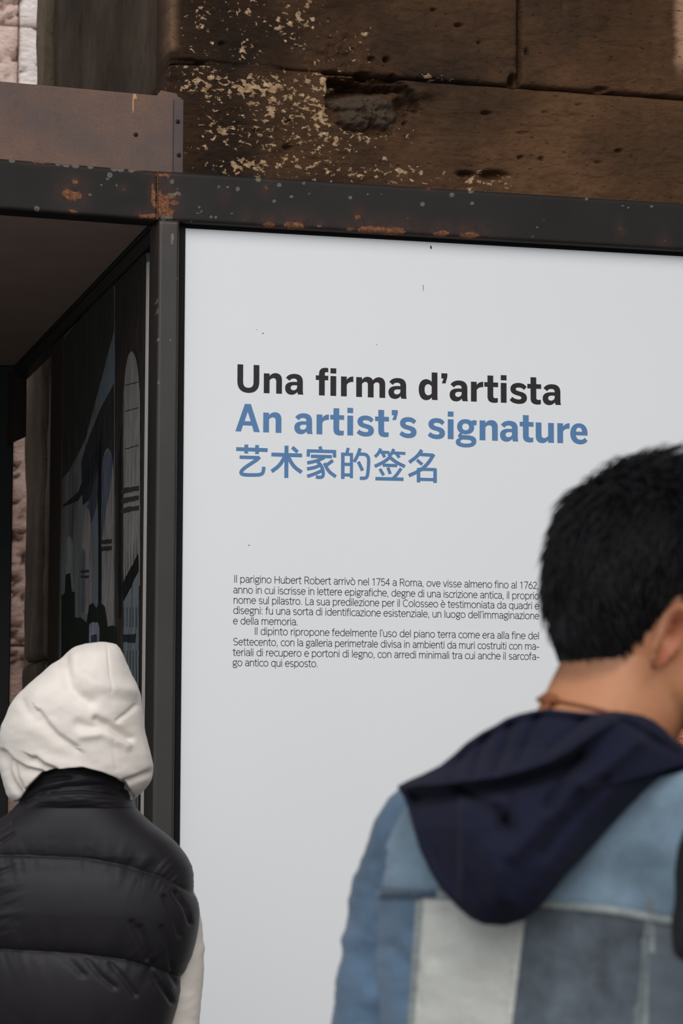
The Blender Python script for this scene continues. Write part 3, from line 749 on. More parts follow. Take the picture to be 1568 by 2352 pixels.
def bez(p, n=9):
    """outline spec: list of points; a 6-tuple is a cubic segment."""
    out = [p[0]]
    for q in p[1:]:
        if len(q) == 2: out.append(q)
        else:
            a = out[-1]
            for t in np.linspace(0, 1, n)[1:]:
                s = 1 - t
                out.append((s ** 3 * a[0] + 3 * s * s * t * q[0] + 3 * s * t * t * q[2] + t ** 3 * q[4], s ** 3 * a[1] + 3 * s * s * t * q[1] + 3 * s * t * t * q[3] + t ** 3 * q[5]))
    return out
_n_out = [(0, 0), (0, 178), (52, 178), (52, 156), (68, 174, 84, 184, 107, 184), (143, 184, 164, 162, 164, 122), (164, 0), (112, 0), (112, 108), (112, 128, 104, 138, 88, 138), (72, 138, 60, 128, 52, 116), (52, 0)]
def _rot(sp, w, h):
    return [tuple((w - v if i % 2 == 0 else h - v) for i, v in enumerate(q)) for q in sp]
GL = {
 'U': [[(0, 250), (0, 98), (0, 34, 34, -4, 99, -4), (164, -4, 198, 34, 198, 98), (198, 250), (146, 250), (146, 96), (146, 58, 130, 42, 99, 42), (68, 42, 52, 58, 52, 96), (52, 250)]],
 'n': [_n_out], 'u': [_rot(_n_out, 164, 178)],
 'a': [[(165, 0), (116, 0), (110, 22), (95, 4, 78, -5, 56, -5), (22, -5, 0, 18, 0, 54), (0, 94, 32, 112, 84, 112), (108, 112), (108, 118), (108, 134, 98, 142, 80, 142), (62, 142, 50, 136, 40, 120), (8, 146), (24, 170, 48, 184, 86, 184), (136, 184, 160, 160, 160, 115), (160, 50), (160, 28, 161, 14, 165, 0)],
       [(108, 82), (86, 82), (62, 82, 50, 74, 50, 58), (50, 44, 60, 36, 74, 36), (92, 36, 108, 48, 108, 66)]],
 'f': [[(29, 0), (29, 138), (0, 138), (0, 179), (29, 179), (29, 195), (29, 232, 52, 250, 86, 250), (98, 250, 106, 249, 112, 247), (112, 210), (106, 211, 102, 212, 96, 212), (86, 212, 81, 206, 81, 196), (81, 179), (112, 179), (112, 138), (81, 138), (81, 0)]],
 'i': [[(0, 0), (0, 178), (52, 178), (52, 0)], [(0, 202), (0, 248), (52, 248), (52, 202)]],
 'r': [[(0, 0), (0, 178), (52, 178), (52, 150), (66, 170, 84, 181, 111, 181), (111, 133), (84, 134, 62, 126, 52, 104), (52, 0)]],
 'm': [[(0, 0), (0, 178), (52, 178), (52, 156), (66, 174, 82, 184, 103, 184), (126, 184, 142, 174, 150, 155), (166, 174, 184, 184, 206, 184), (240, 184, 262, 162, 262, 122), (262, 0), (210, 0), (210, 110), (210, 130, 202, 138, 188, 138), (172, 138, 164, 130, 157, 118), (157, 0), (105, 0), (105, 110), (105, 130, 98, 138, 84, 138), (70, 138, 60, 130, 52, 118), (52, 0)]],
 'd': [[(172, 0), (120, 0), (118, 22), (102, 4, 86, -5, 66, -5), (26, -5, 0, 32, 0, 90), (0, 148, 28, 184, 68, 184), (88, 184, 104, 176, 117, 162), (117, 247), (169, 247), (169, 40), (169, 20, 170, 10, 172, 0)],
       [(117, 60), (117, 120), (108, 134, 98, 140, 86, 140), (64, 140, 53, 122, 53, 90), (53, 58, 64, 40, 86, 40), (98, 40, 109, 46, 117, 60)]],
 "'": [[(0, 243), (54, 243), (54, 215), (38, 153), (4, 153), (20, 196), (0, 196)]],
 't': [[(29, 240), (81, 240), (81, 179), (125, 179), (125, 138), (81, 138), (81, 58), (81, 44, 86, 38, 100, 38), (108, 38, 116, 39, 122, 41), (122, 1), (114, -2, 102, -4, 88, -4), (48, -4, 29, 14, 29, 52), (29, 138), (0, 138), (0, 179), (29, 179)]],
 's': [[(0, 26), (18, 6, 44, -5, 82, -5), (130, -5, 155, 18, 155, 50), (155, 84, 132, 98, 94, 106), (62, 113, 54, 118, 54, 127), (54, 137, 64, 143, 82, 143), (102, 143, 118, 137, 128, 122), (152, 150), (138, 172, 114, 184, 82, 184), (36, 184, 6, 162, 6, 128), (6, 94, 30, 80, 66, 72), (96, 65, 105, 60, 105, 50), (105, 40, 96, 35, 80, 35), (58, 35, 38, 42, 22, 56)]],
 'A': [[(0, 0), (84, 250), (138, 250), (220, 0), (166, 0), (150, 56), (68, 56), (50, 0)], [(82, 94), (138, 94), (110, 180)]],
 'g': [[(88, 184), (112, 184, 130, 178, 142, 168), (150, 178, 166, 180, 190, 175), (186, 132), (178, 134, 170, 134, 163, 130), (165, 122, 166, 116, 166, 110), (166, 72, 134, 48, 88, 48), (76, 48, 66, 50, 60, 52), (54, 48, 52, 44, 56, 42), (60, 40, 70, 40, 90, 40), (150, 40, 186, 30, 186, -12), (186, -50, 150, -70, 88, -70), (30, -70, 0, -54, 0, -24), (0, -6, 12, 6, 34, 12), (22, 20, 18, 28, 22, 38), (25, 48, 32, 56, 42, 60), (22, 72, 12, 90, 12, 112), (12, 156, 42, 184, 88, 184)],
       [(88, 146), (70, 146, 58, 134, 58, 115), (58, 96, 70, 84, 88, 84), (108, 84, 120, 96, 120, 115), (120, 134, 108, 146, 88, 146)],
       [(60, 0), (48, -4, 42, -10, 42, -18), (42, -30, 60, -36, 90, -36), (122, -36, 142, -30, 142, -18), (142, -6, 128, -1, 96, 0)]],
 'e': [[(156, 76), (52, 76), (54, 50, 68, 36, 92, 36), (108, 36, 120, 42, 130, 56), (156, 28), (140, 6, 118, -5, 88, -5), (34, -5, 0, 32, 0, 90), (0, 146, 32, 184, 80, 184), (128, 184, 156, 148, 156, 96)], [(52, 108), (106, 108), (105, 132, 96, 146, 79, 146), (63, 146, 53, 132, 52, 108)]],
}
def fill2d(name, loops, to3, mat, parent, lift=.0004):
    """fill outlines with holes through Blender's own 2D curve filler and keep the mesh"""
    cu = bpy.data.curves.new('o', 'CURVE'); cu.dimensions = '2D'; cu.fill_mode = 'FRONT'
    for lp in loops:
        sp = cu.splines.new('POLY'); sp.points.add(len(lp) - 1); sp.use_cyclic_u = True
        for p, q in zip(sp.points, lp): p.co = (q[0], q[1], 0, 1)
    ob = bpy.data.objects.new('o', cu); me = bpy.data.meshes.new_from_object(ob)
    vs = np.array([v.co[:] for v in me.vertices]); fs = [tuple(p.vertices) for p in me.polygons]
    bpy.data.objects.remove(ob); bpy.data.curves.remove(cu); bpy.data.meshes.remove(me)
    P = to3(vs[:, 0], vs[:, 1])
    return mesh(name, P, fs, mat, parent, smooth=False, world=True)
YT = YP - .0005
def heading(letters, x_ref, y_ref, mat, name):
    base = onY(x_ref, y_ref, YT)
    for ch, px_ in letters:
        hz = (onY(px_, y_ref - 1, YT) - onY(px_, y_ref, YT))[2] / 3.92
        yb = proj(np.array([onY(px_, y_ref, YT)[0], YT, base[2]]))[1]
        X0 = onY(px_, yb, YT)[0]
        sx = (onY(px_ + 1, yb, YT)[0] - X0) / 3.92
        loops = [[((X0 + sx * a) * 100, (base[2] + hz * b) * 100) for a, b in bez(lp)] for lp in GL[ch]]
        fill2d(name, loops, lambda a, b: np.stack([a / 100, np.full_like(a, YT), b / 100], 1), mat, board)
z1 = lambda v: 520 + v / 3.92
z2 = lambda v: 900 + v / 3.267
heading([('U', z1(97)), ('n', z1(335)), ('a', z1(527)), ('f', z1(803)), ('i', z1(935)), ('r', z1(1030)), ('m', z1(1167)), ('a', z1(1457)), ('d', z2(200)), ("'", z2(370)), ('a', z2(432)), ('r', z2(592)), ('t', z2(692)), ('i', z2(816)), ('s', z2(883)), ('t', z2(1015)), ('a', z2(1130))], 605.5, 902.7, M_ink, 'heading_letter')
heading([('A', z1(80)), ('n', z1(330)), ('a', z1(610)), ('r', z1(810)), ('t', z1(933)), ('i', z1(1087)), ('s', z1(1172)), ('t', z1(1337)), ("'", z1(1487)), ('s', z2(55)), ('s', z2(268)), ('i', z2(418)), ('g', z2(478)), ('n', z2(657)), ('a', z2(810)), ('t', z2(958)), ('u', z2(1078)), ('r', z2(1240)), ('e', z2(1337))], 604.2, 992.7, M_blue, 'heading_letter')
# Chinese heading, stroke by stroke: (half width, points) in steps of a quarter pixel
CJ = [(17, [(87, 828), (370, 838)]), (17, [(178, 788), (178, 868)]), (17, [(275, 792), (275, 873)]),
      (15, [(118, 901), (296, 906)]), (16, [(298, 898), (278, 922), (235, 950), (178, 986), (140, 1018), (128, 1040), (140, 1056), (178, 1061), (240, 1062), (300, 1060), (326, 1046), (334, 1018), (335, 988)]),
      (17, [(404, 877), (680, 886)]), (18, [(540, 798), (538, 1088)]), (17, [(522, 900), (480, 975), (406, 1030)]), (17, [(556, 900), (602, 985), (676, 1038)]), (16, [(592, 812), (640, 856)]),
      (15, [(840, 805), (853, 848)]), (15, [(736, 896), (737, 845), (972, 851), (972, 904)]), (15, [(760, 893), (948, 897)]), (15, [(880, 905), (806, 938), (726, 953)]),
      (15, [(806, 930), (846, 968), (868, 1012), (872, 1060), (862, 1080), (840, 1084), (804, 1079)]), (15, [(850, 968), (800, 994), (724, 1008)]), (15, [(872, 1014), (806, 1048), (726, 1074)]), (15, [(880, 955), (918, 1030), (984, 1077)]), (15, [(958, 930), (894, 978)]),
      (16, [(1047, 860), (1046, 1097)]), (14, [(1047, 874), (1125, 877), (1124, 1090)]), (14, [(1047, 965), (1125, 967)]), (14, [(1047, 1060), (1125, 1063)]), (14, [(1096, 818), (1082, 868)]),
      (15, [(1202, 822), (1180, 888), (1148, 944)]), (15, [(1186, 872), (1281, 878), (1277, 1000), (1268, 1076), (1248, 1092), (1200, 1091)]), (15, [(1186, 942), (1224, 1022)]),
      (14, [(1388, 824), (1366, 870), (1336, 898)]), (13, [(1376, 854), (1468, 860)]), (14, [(1404, 864), (1424, 902)]), (14, [(1506, 828), (1486, 872), (1456, 892)]), (13, [(1496, 862), (1610, 868)]), (14, [(1530, 870), (1556, 906)]),
      (15, [(1474, 898), (1420, 944), (1334, 984)]), (15, [(1470, 902), (1530, 950), (1606, 986)]), (14, [(1406, 973), (1536, 977)]), (14, [(1380, 1006), (1414, 1064)]), (14, [(1452, 994), (1474, 1052)]), (14, [(1572, 1002), (1532, 1060), (1494, 1098)]), (15, [(1340, 1094), (1593, 1100)]),
      (16, [(1758, 836), (1720, 892), (1644, 948)]), (15, [(1740, 876), (1862, 884)]), (16, [(1866, 876), (1812, 962), (1740, 1024), (1640, 1068)]), (14, [(1714, 926), (1762, 968)]), (16, [(1728, 1128), (1728, 1000)]), (14, [(1728, 1010), (1880, 1013)]), (16, [(1877, 1004), (1877, 1133)]), (14, [(1728, 1100), (1878, 1104)])]
def ribbon(pts, hw, smooth=True):
    P = np.array(pts, float)
    if len(P) > 2 and smooth:   # soften with one Chaikin pass, ends kept
        for _ in range(2):
            Q = [P[0]]
            for a, b in zip(P[:-1], P[1:]): Q += [a * .75 + b * .25, a * .25 + b * .75]
            P = np.array(Q + [P[-1]])
    d = np.gradient(P, axis=0); d /= np.linalg.norm(d, axis=1)[:, None] + 1e-9
    n = np.stack([-d[:, 1], d[:, 0]], 1)
    return P + n * hw, P - n * hw
def _cj(CJs):
  V = []; Fc = []
  for k, (hw, pts) in enumerate(CJs):
      corner = len(pts) in (3, 4) and hw in (14, 15) and pts[0][0] in (736, 1047)
      if corner:
          segs = [[a, b] for a, b in zip(pts[:-1], pts[1:])]
          segs = [[tuple(np.array(a) - (np.array(b) - np.array(a)) / np.linalg.norm(np.array(b) - np.array(a)) * (hw * .95 if i else 0)), tuple(b)] for i, (a, b) in enumerate(segs)]
      else: segs = [pts]
      for si, sg in enumerate(segs):
          A_, B_ = ribbon(sg, hw)
          m = len(A_); o = len(V)
          for a, b in zip(A_, B_):
              for q in (a, b): V.append(onY(z1(q[0]), 820 + q[1] / 3.92, YT - .00002 * k - .000006 * si))
          for i in range(m - 1): Fc.append((o + 2 * i, o + 2 * i + 1, o + 2 * i + 3, o + 2 * i + 2))
  mesh('heading_character', V, Fc, M_blue, board, smooth=False, world=True)


for lo_, hi_ in ((80, 380), (395, 690), (700, 1010), (1020, 1310), (1320, 1620), (1630, 1900)):
    _cj([c for c in CJ if lo_ <= c[1][0][0] <= hi_])

# body text: a light monoline alphabet drawn here stroke by stroke (baseline 0, x-height 53, capitals 70)
def Ar(cx, cy, rx, ry, a0, a1, n=9):
    return [(cx + rx * math.cos(R(a)), cy + ry * math.sin(R(a))) for a in np.linspace(a0, a1, n)]
X_ = 52
FT = {
 'l': (15, [[(7, 0), (7, 73)]]), 'I': (17, [[(8, 0), (8, 70)]]), 'i': (15, [[(7, 0), (7, X_)], [(7, 65), (7, 72)]]),
 'o': (47, [Ar(23, 26, 19, 26, 0, 360, 20)]), 'e': (44, [[(5, 28), (39, 28)] + Ar(22, 26, 18, 26, 5, 318, 16)]),
 'c': (38, [Ar(23, 26, 19, 26, 48, 312, 14)]),
 'n': (44, [[(7, 0), (7, X_)], [(7, 36)] + Ar(22, 36, 15, 16, 150, 0, 8) + [(37, 0)]]),
 'm': (68, [[(7, 0), (7, X_)], [(7, 36)] + Ar(20, 38, 13, 14, 150, 0, 7) + [(33, 0)], [(33, 36)] + Ar(47, 38, 13, 14, 150, 0, 7) + [(60, 0)]]),
 'u': (44, [[(37, 0), (37, X_)], [(37, 16)] + Ar(22, 16, 15, 16, -30, -180, 8) + [(7, X_)]]),
 'r': (27, [[(7, 0), (7, X_)], [(7, 34)] + Ar(25, 34, 17, 18, 155, 90, 6)]),
 'a': (42, [Ar(20, 37, 15, 15.5, 150, 0, 8) + [(35, 8), (37, 0)], [(35, 30), (24, 29)] + Ar(18, 15, 13, 14.5, 100, 290, 9) + [(29, 5), (35, 14)]]),
 'd': (47, [[(40, 0), (40, 73)], Ar(23, 26, 18, 26, 40, 320, 14)]), 'b': (47, [[(7, 0), (7, 73)], Ar(24, 26, 18, 26, 140, -140, 14)]),
 'p': (47, [[(7, -18), (7, X_)], Ar(24, 26, 18, 26, 140, -140, 14)]), 'q': (47, [[(40, -18), (40, X_)], Ar(23, 26, 18, 26, 40, 320, 14)]),
 'h': (44, [[(7, 0), (7, 73)], [(7, 36)] + Ar(22, 36, 15, 16, 150, 0, 8) + [(37, 0)]]),
 't': (27, [[(11, 67)] + [(11, 12)] + Ar(20, 10, 9, 10, 180, 280, 6) + [(24, 1)], [(1, X_), (24, X_)]]),
 'f': (25, [[(9, 0), (9, 60)] + Ar(19, 62, 10, 11, 180, 80, 6), [(1, X_), (23, X_)]]),
 'v': (39, [[(3, X_), (19.5, 0), (36, X_)]]), 'z': (37, [[(4, X_), (33, X_), (3, 0), (34, 0)]]),
 's': (37, [Ar(18, 39, 13, 13, 40, 255, 9) + Ar(18.5, 13, 14, 13, 75, -145, 9)]),
 'g': (43, [Ar(20, 34, 14.5, 18, 0, 360, 16), [(28, 49), (42, 51)], [(11, 20), (8, 12)] + [(12, 7), (24, 6)] + Ar(22, -6, 17, 12, 75, -200, 12)]),
 'H': (55, [[(8, 0), (8, 70)], [(47, 0), (47, 70)], [(8, 36), (47, 36)]]),
 'R': (50, [[(8, 0), (8, 70), (26, 70)] + Ar(26, 52, 17, 18, 90, -90, 9) + [(8, 34)], [(27, 34), (44, 0)]]),
 'S': (48, [Ar(23, 53, 17, 17, 35, 260, 9) + Ar(24, 18, 18, 18, 75, -145, 9)]), 'L': (40, [[(8, 70), (8, 0), (38, 0)]]),
 'C': (53, [Ar(29, 35, 24, 35, 48, 312, 16)]),
 '1': (40, [[(9, 56), (22, 68), (22, 0)]]), '7': (41, [[(4, 69), (37, 69), (16, 0)]]), '4': (43, [[(30, 0), (30, 69), (4, 20), (39, 20)]]),
 '5': (42, [[(34, 69), (10, 69), (8, 38)] + Ar(21, 22, 16, 22, 120, -145, 10)]), '6': (43, [[(30, 69), (12, 44)] + Ar(22, 21, 17, 21, 150, -210, 16)]),
 '2': (41, [Ar(20, 51, 15, 18, 160, -20, 9) + [(28, 34), (5, 1), (37, 1)]]),
 ',': (18, [[(8, 5), (9, 0), (6, -10)]]), '.': (18, [[(8, 0), (8, 6)]]), ':': (18, [[(8, 0), (8, 6)], [(8, 44), (8, 50)]]), '-': (30, [[(4, 25), (26, 25)]]), "'": (13, [[(8, 72), (5, 58)]]), ' ': (21, []),
}
FT['ò'] = (47, FT['o'][1] + [[(14, 74), (24, 62)]]); FT['è'] = (44, FT['e'][1] + [[(13, 74), (23, 62)]])
def corners(st):
    out = [[st[0]]]
    for i in range(1, len(st) - 1):
        out[-1].append(st[i])
        a = math.atan2(st[i][1] - st[i - 1][1], st[i][0] - st[i - 1][0]); b = math.atan2(st[i + 1][1] - st[i][1], st[i + 1][0] - st[i][0])
        if abs((b - a + math.pi) % (2 * math.pi) - math.pi) > .75: out.append([st[i]])
    out[-1].append(st[-1]); return out
def textline(txt, xl, xr, yb, parent_v, parent_f):
    base = onY(xl, yb, YT); Z0 = base[2]; X0 = base[0]
    # right end on the same level of the board
    X1 = X0
    for _ in range(4):
        py_ = proj(np.array([X1, YT, Z0]))[1]; X1 = onY(xr, py_, YT)[0]
    tot = sum(FT[c][0] for c in txt) - 8
    k = (X1 - X0) / tot
    kz = (onY(xl, yb - 1, YT)[2] - Z0) * 16.1 / 70
    x = -5
    for c in txt:
        for st in [q for w_ in FT[c][1] for q in corners(w_)]:
            P = np.array([(X0 + (x + a) * k, Z0 + b * kz) for a, b in st])
            d = np.gradient(P, axis=0); d /= np.linalg.norm(d, axis=1)[:, None] + 1e-12
            n = np.stack([-d[:, 1], d[:, 0]], 1); hw = 3.4 * kz
            if not np.allclose(P[0], P[-1]):
                P[0] -= d[0] * hw * .6; P[-1] += d[-1] * hw * .6
            # mitre at sharp corners
            o = len(parent_v)
            for q, nn in zip(P, n):
                for s in (1, -1): parent_v.append((q[0] + nn[0] * hw * s, YT, q[1] + nn[1] * hw * s))
            for i in range(len(P) - 1): parent_f.append((o + 2 * i, o + 2 * i + 1, o + 2 * i + 3, o + 2 * i + 2))
        x += FT[c][0]
LN = [("Il parigino Hubert Robert arrivò nel 1754 a Roma, ove visse almeno fino al 1762,", 538, 1237, 1337.5), ("anno in cui iscrisse in lettere epigrafiche, degne di una iscrizione antica, il proprio", 536.5, 1237.5, 1362.3),
      ("nome sul pilastro. La sua predilezione per il Colosseo è testimoniata da quadri e", 536.6, 1237.5, 1385.8), ("disegni: fu una sorta di identificazione esistenziale, un luogo dell'immaginazione", 536.2, 1237.7, 1409.4), ("e della memoria.", 536, 684, 1433.5),
      ("Il dipinto ripropone fedelmente l'uso del piano terra come era alla fine del", 585, 1237.7, 1457.6), ("Settecento, con la galleria perimetrale divisa in ambienti da muri costruiti con ma-", 536, 1237.7, 1481.7),
      ("teriali di recupero e portoni di legno, con arredi minimali tra cui anche il sarcofa-", 535.6, 1238, 1505.8), ("go antico qui esposto.", 535, 730, 1529.4)]
for grp in (LN[:5], LN[5:]):
    V = []; Fc = []
    for t, a, b, y in grp: textline(t, a, b, y, V, Fc)
    mesh('paragraph_lettering', V, Fc, M_body, board, smooth=False, world=True)

# ================================================================== PEOPLE
FH = np.array([math.sin(YAW), math.cos(YAW), 0.0])      # away from the camera, level
RH = np.array([math.cos(YAW), -math.sin(YAW), 0.0])     # to the right, level
def catmull(tab, n):
    T = np.array(sorted(tab), float); x = T[:, 0]
    q = np.linspace(x[0], x[-1], n); out = [q]
    for c in range(1, T.shape[1]):
        y = T[:, c]; m = np.gradient(y, x)
        i = np.clip(np.searchsorted(x, q, side='right') - 1, 0, len(x) - 2)
        h = x[i + 1] - x[i]; t = (q - x[i]) / h
        d = (y[i + 1] - y[i]) / h
        m0, m1 = m[i], m[i + 1]
        m0 = np.where(m0 * d <= 0, 0, np.clip(m0, -3 * abs(d), 3 * abs(d))); m1 = np.where(m1 * d <= 0, 0, np.clip(m1, -3 * abs(d), 3 * abs(d)))
        out.append((2 * t ** 3 - 3 * t ** 2 + 1) * y[i] + (t ** 3 - 2 * t ** 2 + t) * h * m0 + (-2 * t ** 3 + 3 * t ** 2) * y[i + 1] + (t ** 3 - t ** 2) * h * m1)
    return np.stack(out, 1)
def rows_loft(tab, D, nr, nc, e=2.3, shear=0.0):
    """tab rows: (height on the photo, left, right, depth towards camera, depth away[, depth offset]) -> points, normals"""
    T = catmull(tab, nr); V = []
    t = np.linspace(0, 2 * math.pi, nc, endpoint=False)
    cx = np.sign(np.cos(t)) * np.abs(np.cos(t)) ** (2 / e); sy = np.sign(np.sin(t)) * np.abs(np.sin(t)) ** (2 / e)
    for r in T:
        off = r[5] if len(r) > 5 else 0
        c = onD((r[1] + r[2]) / 2, r[0], D + off); hw = (r[2] - r[1]) / 2 * (D + off) / F
        dep = np.where(sy > 0, r[4], r[3]) * sy - shear * hw * cx
        V.append(c + RH * (hw * cx)[:, None] + FH * dep[:, None])
    V = np.array(V)
    du = np.roll(V, -1, 1) - np.roll(V, 1, 1); dv = np.gradient(V, axis=0)
    N = np.cross(dv, du); N /= np.linalg.norm(N, axis=2)[:, :, None] + 1e-12
    cen = V.mean(1)[:, None]
    s = np.sign(((V - cen) * N).sum(2)); s[s == 0] = 1
    N = N * s[:, :, None]
    return V.reshape(-1, 3), N.reshape(-1, 3)
def cap_loft(V, nr, nc):
    fs = gridf(nc, nr, 0, True)
    V = np.vstack([V, V[:nc].mean(0), V[(nr - 1) * nc:nr * nc].mean(0)]); a, b = nr * nc, nr * nc + 1
    for i in range(nc): fs.append((a, (i + 1) % nc, i)); fs.append((b, (nr - 1) * nc + i, (nr - 1) * nc + (i + 1) % nc))
    return V, fs
def pdist(px, py, pts):
    P = np.array(pts, float); best = np.full(px.shape, 1e9); sgn = np.zeros(px.shape)
    for a, b in zip(P[:-1], P[1:]):
        d = b - a; L = d @ d + 1e-9
        t = np.clip(((px - a[0]) * d[0] + (py - a[1]) * d[1]) / L, 0, 1)
        ex, ey = px - a[0] - t * d[0], py - a[1] - t * d[1]
        r = np.hypot(ex, ey); k = r < best
        best = np.where(k, r, best); sgn = np.where(k, np.sign(d[0] * ey - d[1] * ex), sgn)
    return best, sgn
def relief(V, N, creases, side=None):
    """creases: (depth in m, width in photo pixels, points[, asym]) pressed into the camera-facing side"""
    px, py = proj(V)
    face = sstep(-.05, .35, -(N @ FH))
    D = np.zeros(len(V))
    for c in creases:
        d, s = pdist(px, py, c[2]); w = c[1]
        if len(c) > 3: w = np.where(s * c[3] > 0, c[1] * 3.2, c[1])
        D -= c[0] * np.exp(-(d / w) ** 2)
    return D * face
def fix_normals(o):
    bm = bmesh.new(); bm.from_mesh(o.data); bmesh.ops.recalc_face_normals(bm, faces=bm.faces); bm.to_mesh(o.data); bm.free(); return o
def sweep(pts, rad, n=16, flat=None, sub=5, round_ends=True):
    """closed tube through pts; rad per point, flat = (axis, factor) squashes the section along an axis"""
    P = np.array(pts, float); rr = np.array(rad, float)
    k = len(P); tt = np.arange(k); q = np.linspace(0, k - 1, (k - 1) * sub + 1)
    if k > 2:
        T = catmull([(i, *P[i], rr[i]) for i in range(k)], len(q)); P, rr = T[:, 1:4], T[:, 4]
    else:
        P = P[0] + (P[1] - P[0]) * q[:, None]; rr = rr[0] + (rr[1] - rr[0]) * q
    if round_ends:
        d0 = P[0] - P[1]; d0 /= np.linalg.norm(d0) + 1e-9; d1 = P[-1] - P[-2]; d1 /= np.linalg.norm(d1) + 1e-9
        A = [P[0] + d0 * rr[0] * s for s in (.95, .7, .4)]; B = [P[-1] + d1 * rr[-1] * s for s in (.4, .7, .95)]
        ra = [rr[0] * math.sqrt(1 - s * s) for s in (.95, .7, .4)]; rb = [rr[-1] * math.sqrt(1 - s * s) for s in (.4, .7, .95)]
        P = np.vstack([A, P, B]); rr = np.concatenate([ra, rr, rb])
    d = np.gradient(P, axis=0); d /= np.linalg.norm(d, axis=1)[:, None] + 1e-12
    u = np.cross(d[0], [0, 0, 1.0]); 
    if np.linalg.norm(u) < .1: u = np.cross(d[0], [0, 1.0, 0])
    u /= np.linalg.norm(u); V = []
    a = np.linspace(0, 2 * math.pi, n, endpoint=False)
    for i in range(len(P)):
        u = u - d[i] * (u @ d[i]); u /= np.linalg.norm(u) + 1e-12; w = np.cross(d[i], u)
        s = (u[None] * np.cos(a)[:, None] + w[None] * np.sin(a)[:, None]) * rr[i]
        if flat is not None:
            ax = np.array(flat[0], float); ax /= np.linalg.norm(ax); s = s - (s @ ax)[:, None] * ax * (1 - flat[1])
        V.append(P[i] + s)
    V = np.array(V).reshape(-1, 3); nr = len(P)
    return cap_loft(V, nr, n)
def ringstack(rows, n=32, e=2.2):
    """rows (z, halfwidth, halfdepth, yoff) in body space, dense rings"""
    T = catmull(rows, 40); t = np.linspace(0, 2 * math.pi, n, endpoint=False)
    cx = np.sign(np.cos(t)) * np.abs(np.cos(t)) ** (2 / e); sy = np.sign(np.sin(t)) * np.abs(np.sin(t)) ** (2 / e)
    V = np.concatenate([np.stack([r[1] * cx, r[3] + r[2] * sy, np.full(n, r[0])], 1) for r in T])
    return cap_loft(V, len(T), n)
def join(parts):
    V = []; Fc = []; o = 0
    for v, f in parts:
        V.append(v); Fc += [tuple(i + o for i in q) for q in f]; o += len(v)
    return np.vstack(V), Fc
HEAD = [(-.122, .085, .066, .008), (-.117, .089, .058, .024), (-.105, .090, .043, .037), (-.093, .089, .026, .047), (-.082, .089, -.025, .054), (-.07, .089, -.078, .060), (-.05, .090, -.094, .066), (-.03, .090, -.098, .071), (-.01, .088, -.099, .074),
        (.01, .090, -.104, .077), (.03, .094, -.106, .078), (.05, .094, -.105, .077), (.07, .088, -.099, .071), (.09, .072, -.084, .059), (.102, .046, -.064, .042), (.110, .018, -.038, .022), (.112, .0, -.020, .008)]
def head_mesh(nz=110, n=96, puff=None):
    T = catmull(HEAD, nz); t = np.linspace(0, 2 * math.pi, n, endpoint=False); V = []
    for z, yf, yb, w in T:
        yc, hd = (yf + yb) / 2, (yf - yb) / 2
        x = w * np.cos(t); y = yc + hd * np.sin(t)
        s = np.maximum(np.sin(t), 0) ** 2
        f = np.maximum(np.sin(t), 0)
        # face modelling: brow, sockets, nose, lips, chin, cheek bones
        g = lambda x0, z0, sx, sz: np.exp(-((x - x0) / sx) ** 2 - ((z - z0) / sz) ** 2)
        dy = .004 * g(0, .022, .05, .010) - .009 * (g(.032, 0, .015, .011) + g(-.032, 0, .015, .011)) + .007 * (g(.032, 0, .010, .006) + g(-.032, 0, .010, .006))
        dy = dy + .022 * g(0, -.040, .010, .012) + .014 * g(0, -.020, .007, .018) + .009 * (g(.013, -.044, .007, .006) + g(-.013, -.044, .007, .006))
        dy = dy + .007 * g(0, -.066, .022, .0045) + .007 * g(0, -.076, .020, .005) - .005 * g(0, -.071, .026, .0022) - .004 * g(0, -.087, .025, .005) + .006 * g(0, -.103, .018, .010)
        y = y + dy * np.where(np.sin(t) > .2, 1, 0)
        x = x * (1 + .05 * np.exp(-((z + .028) / .018) ** 2) * f * (np.abs(x) > .03))
        V.append(np.stack([x, y, np.full(n, z)], 1))
    V = np.array(V).reshape(-1, 3)
    return cap_loft(V, nz, n)
def ear_mesh(side=1):
    nr, na = 14, 40; V = []
    for k in (0, 1):
        for i in range(1, nr + 1):
            r = i / nr
            for a in np.linspace(0, 2 * math.pi, na, endpoint=False):
                ca, sa = math.cos(a), math.sin(a)
                ry = .017 * (1 + .18 * max(sa, 0) - .12 * max(-sa, 0)); rz_ = .031
                y = -ry * ca * r; z = rz_ * sa * r            # ca>0 is the back of the ear
                rim = math.exp(-((r - .88) / .09) ** 2) * (1 if not (-2.6 < math.atan2(sa, ca) < -1.3) else .4) * (1 if ca > -.75 else .3)
                conc = math.exp(-((r) / .42) ** 2)
                anti = math.exp(-((r - .6) / .12) ** 2) * max(0, ca) ** .5 if ca > 0 else 0
                h = .0055 * rim - .008 * conc + .0035 * anti + .001
                lift = .030 * max(0, (1 + ca) / 2) ** 1.2        # back edge stands off the head
                lobe = .0
                x = (h if k == 0 else -.0035 - .004 * (1 - r)) + lift
                V.append((side * (.073 + x), -.029 + y + .006 * z / .031, -.030 + z))
    V = np.array(V); Fc = []
    for k in (0, 1):
        o = k * nr * na
        Fc += gridf(na, nr, o, True); Fc.append(tuple(o + i for i in range(na)))
    o = (nr - 1) * na
    Fc += [(o + i, o + (i + 1) % na, o + nr * na + (i + 1) % na, o + nr * na + i) for i in range(na)]
    return V, Fc
def rotm(yaw=0, pitch=0, roll=0):
    return np.array(Matrix.Rotation(yaw, 3, 'Z') @ Matrix.Rotation(pitch, 3, 'X') @ Matrix.Rotation(roll, 3, 'Y'))
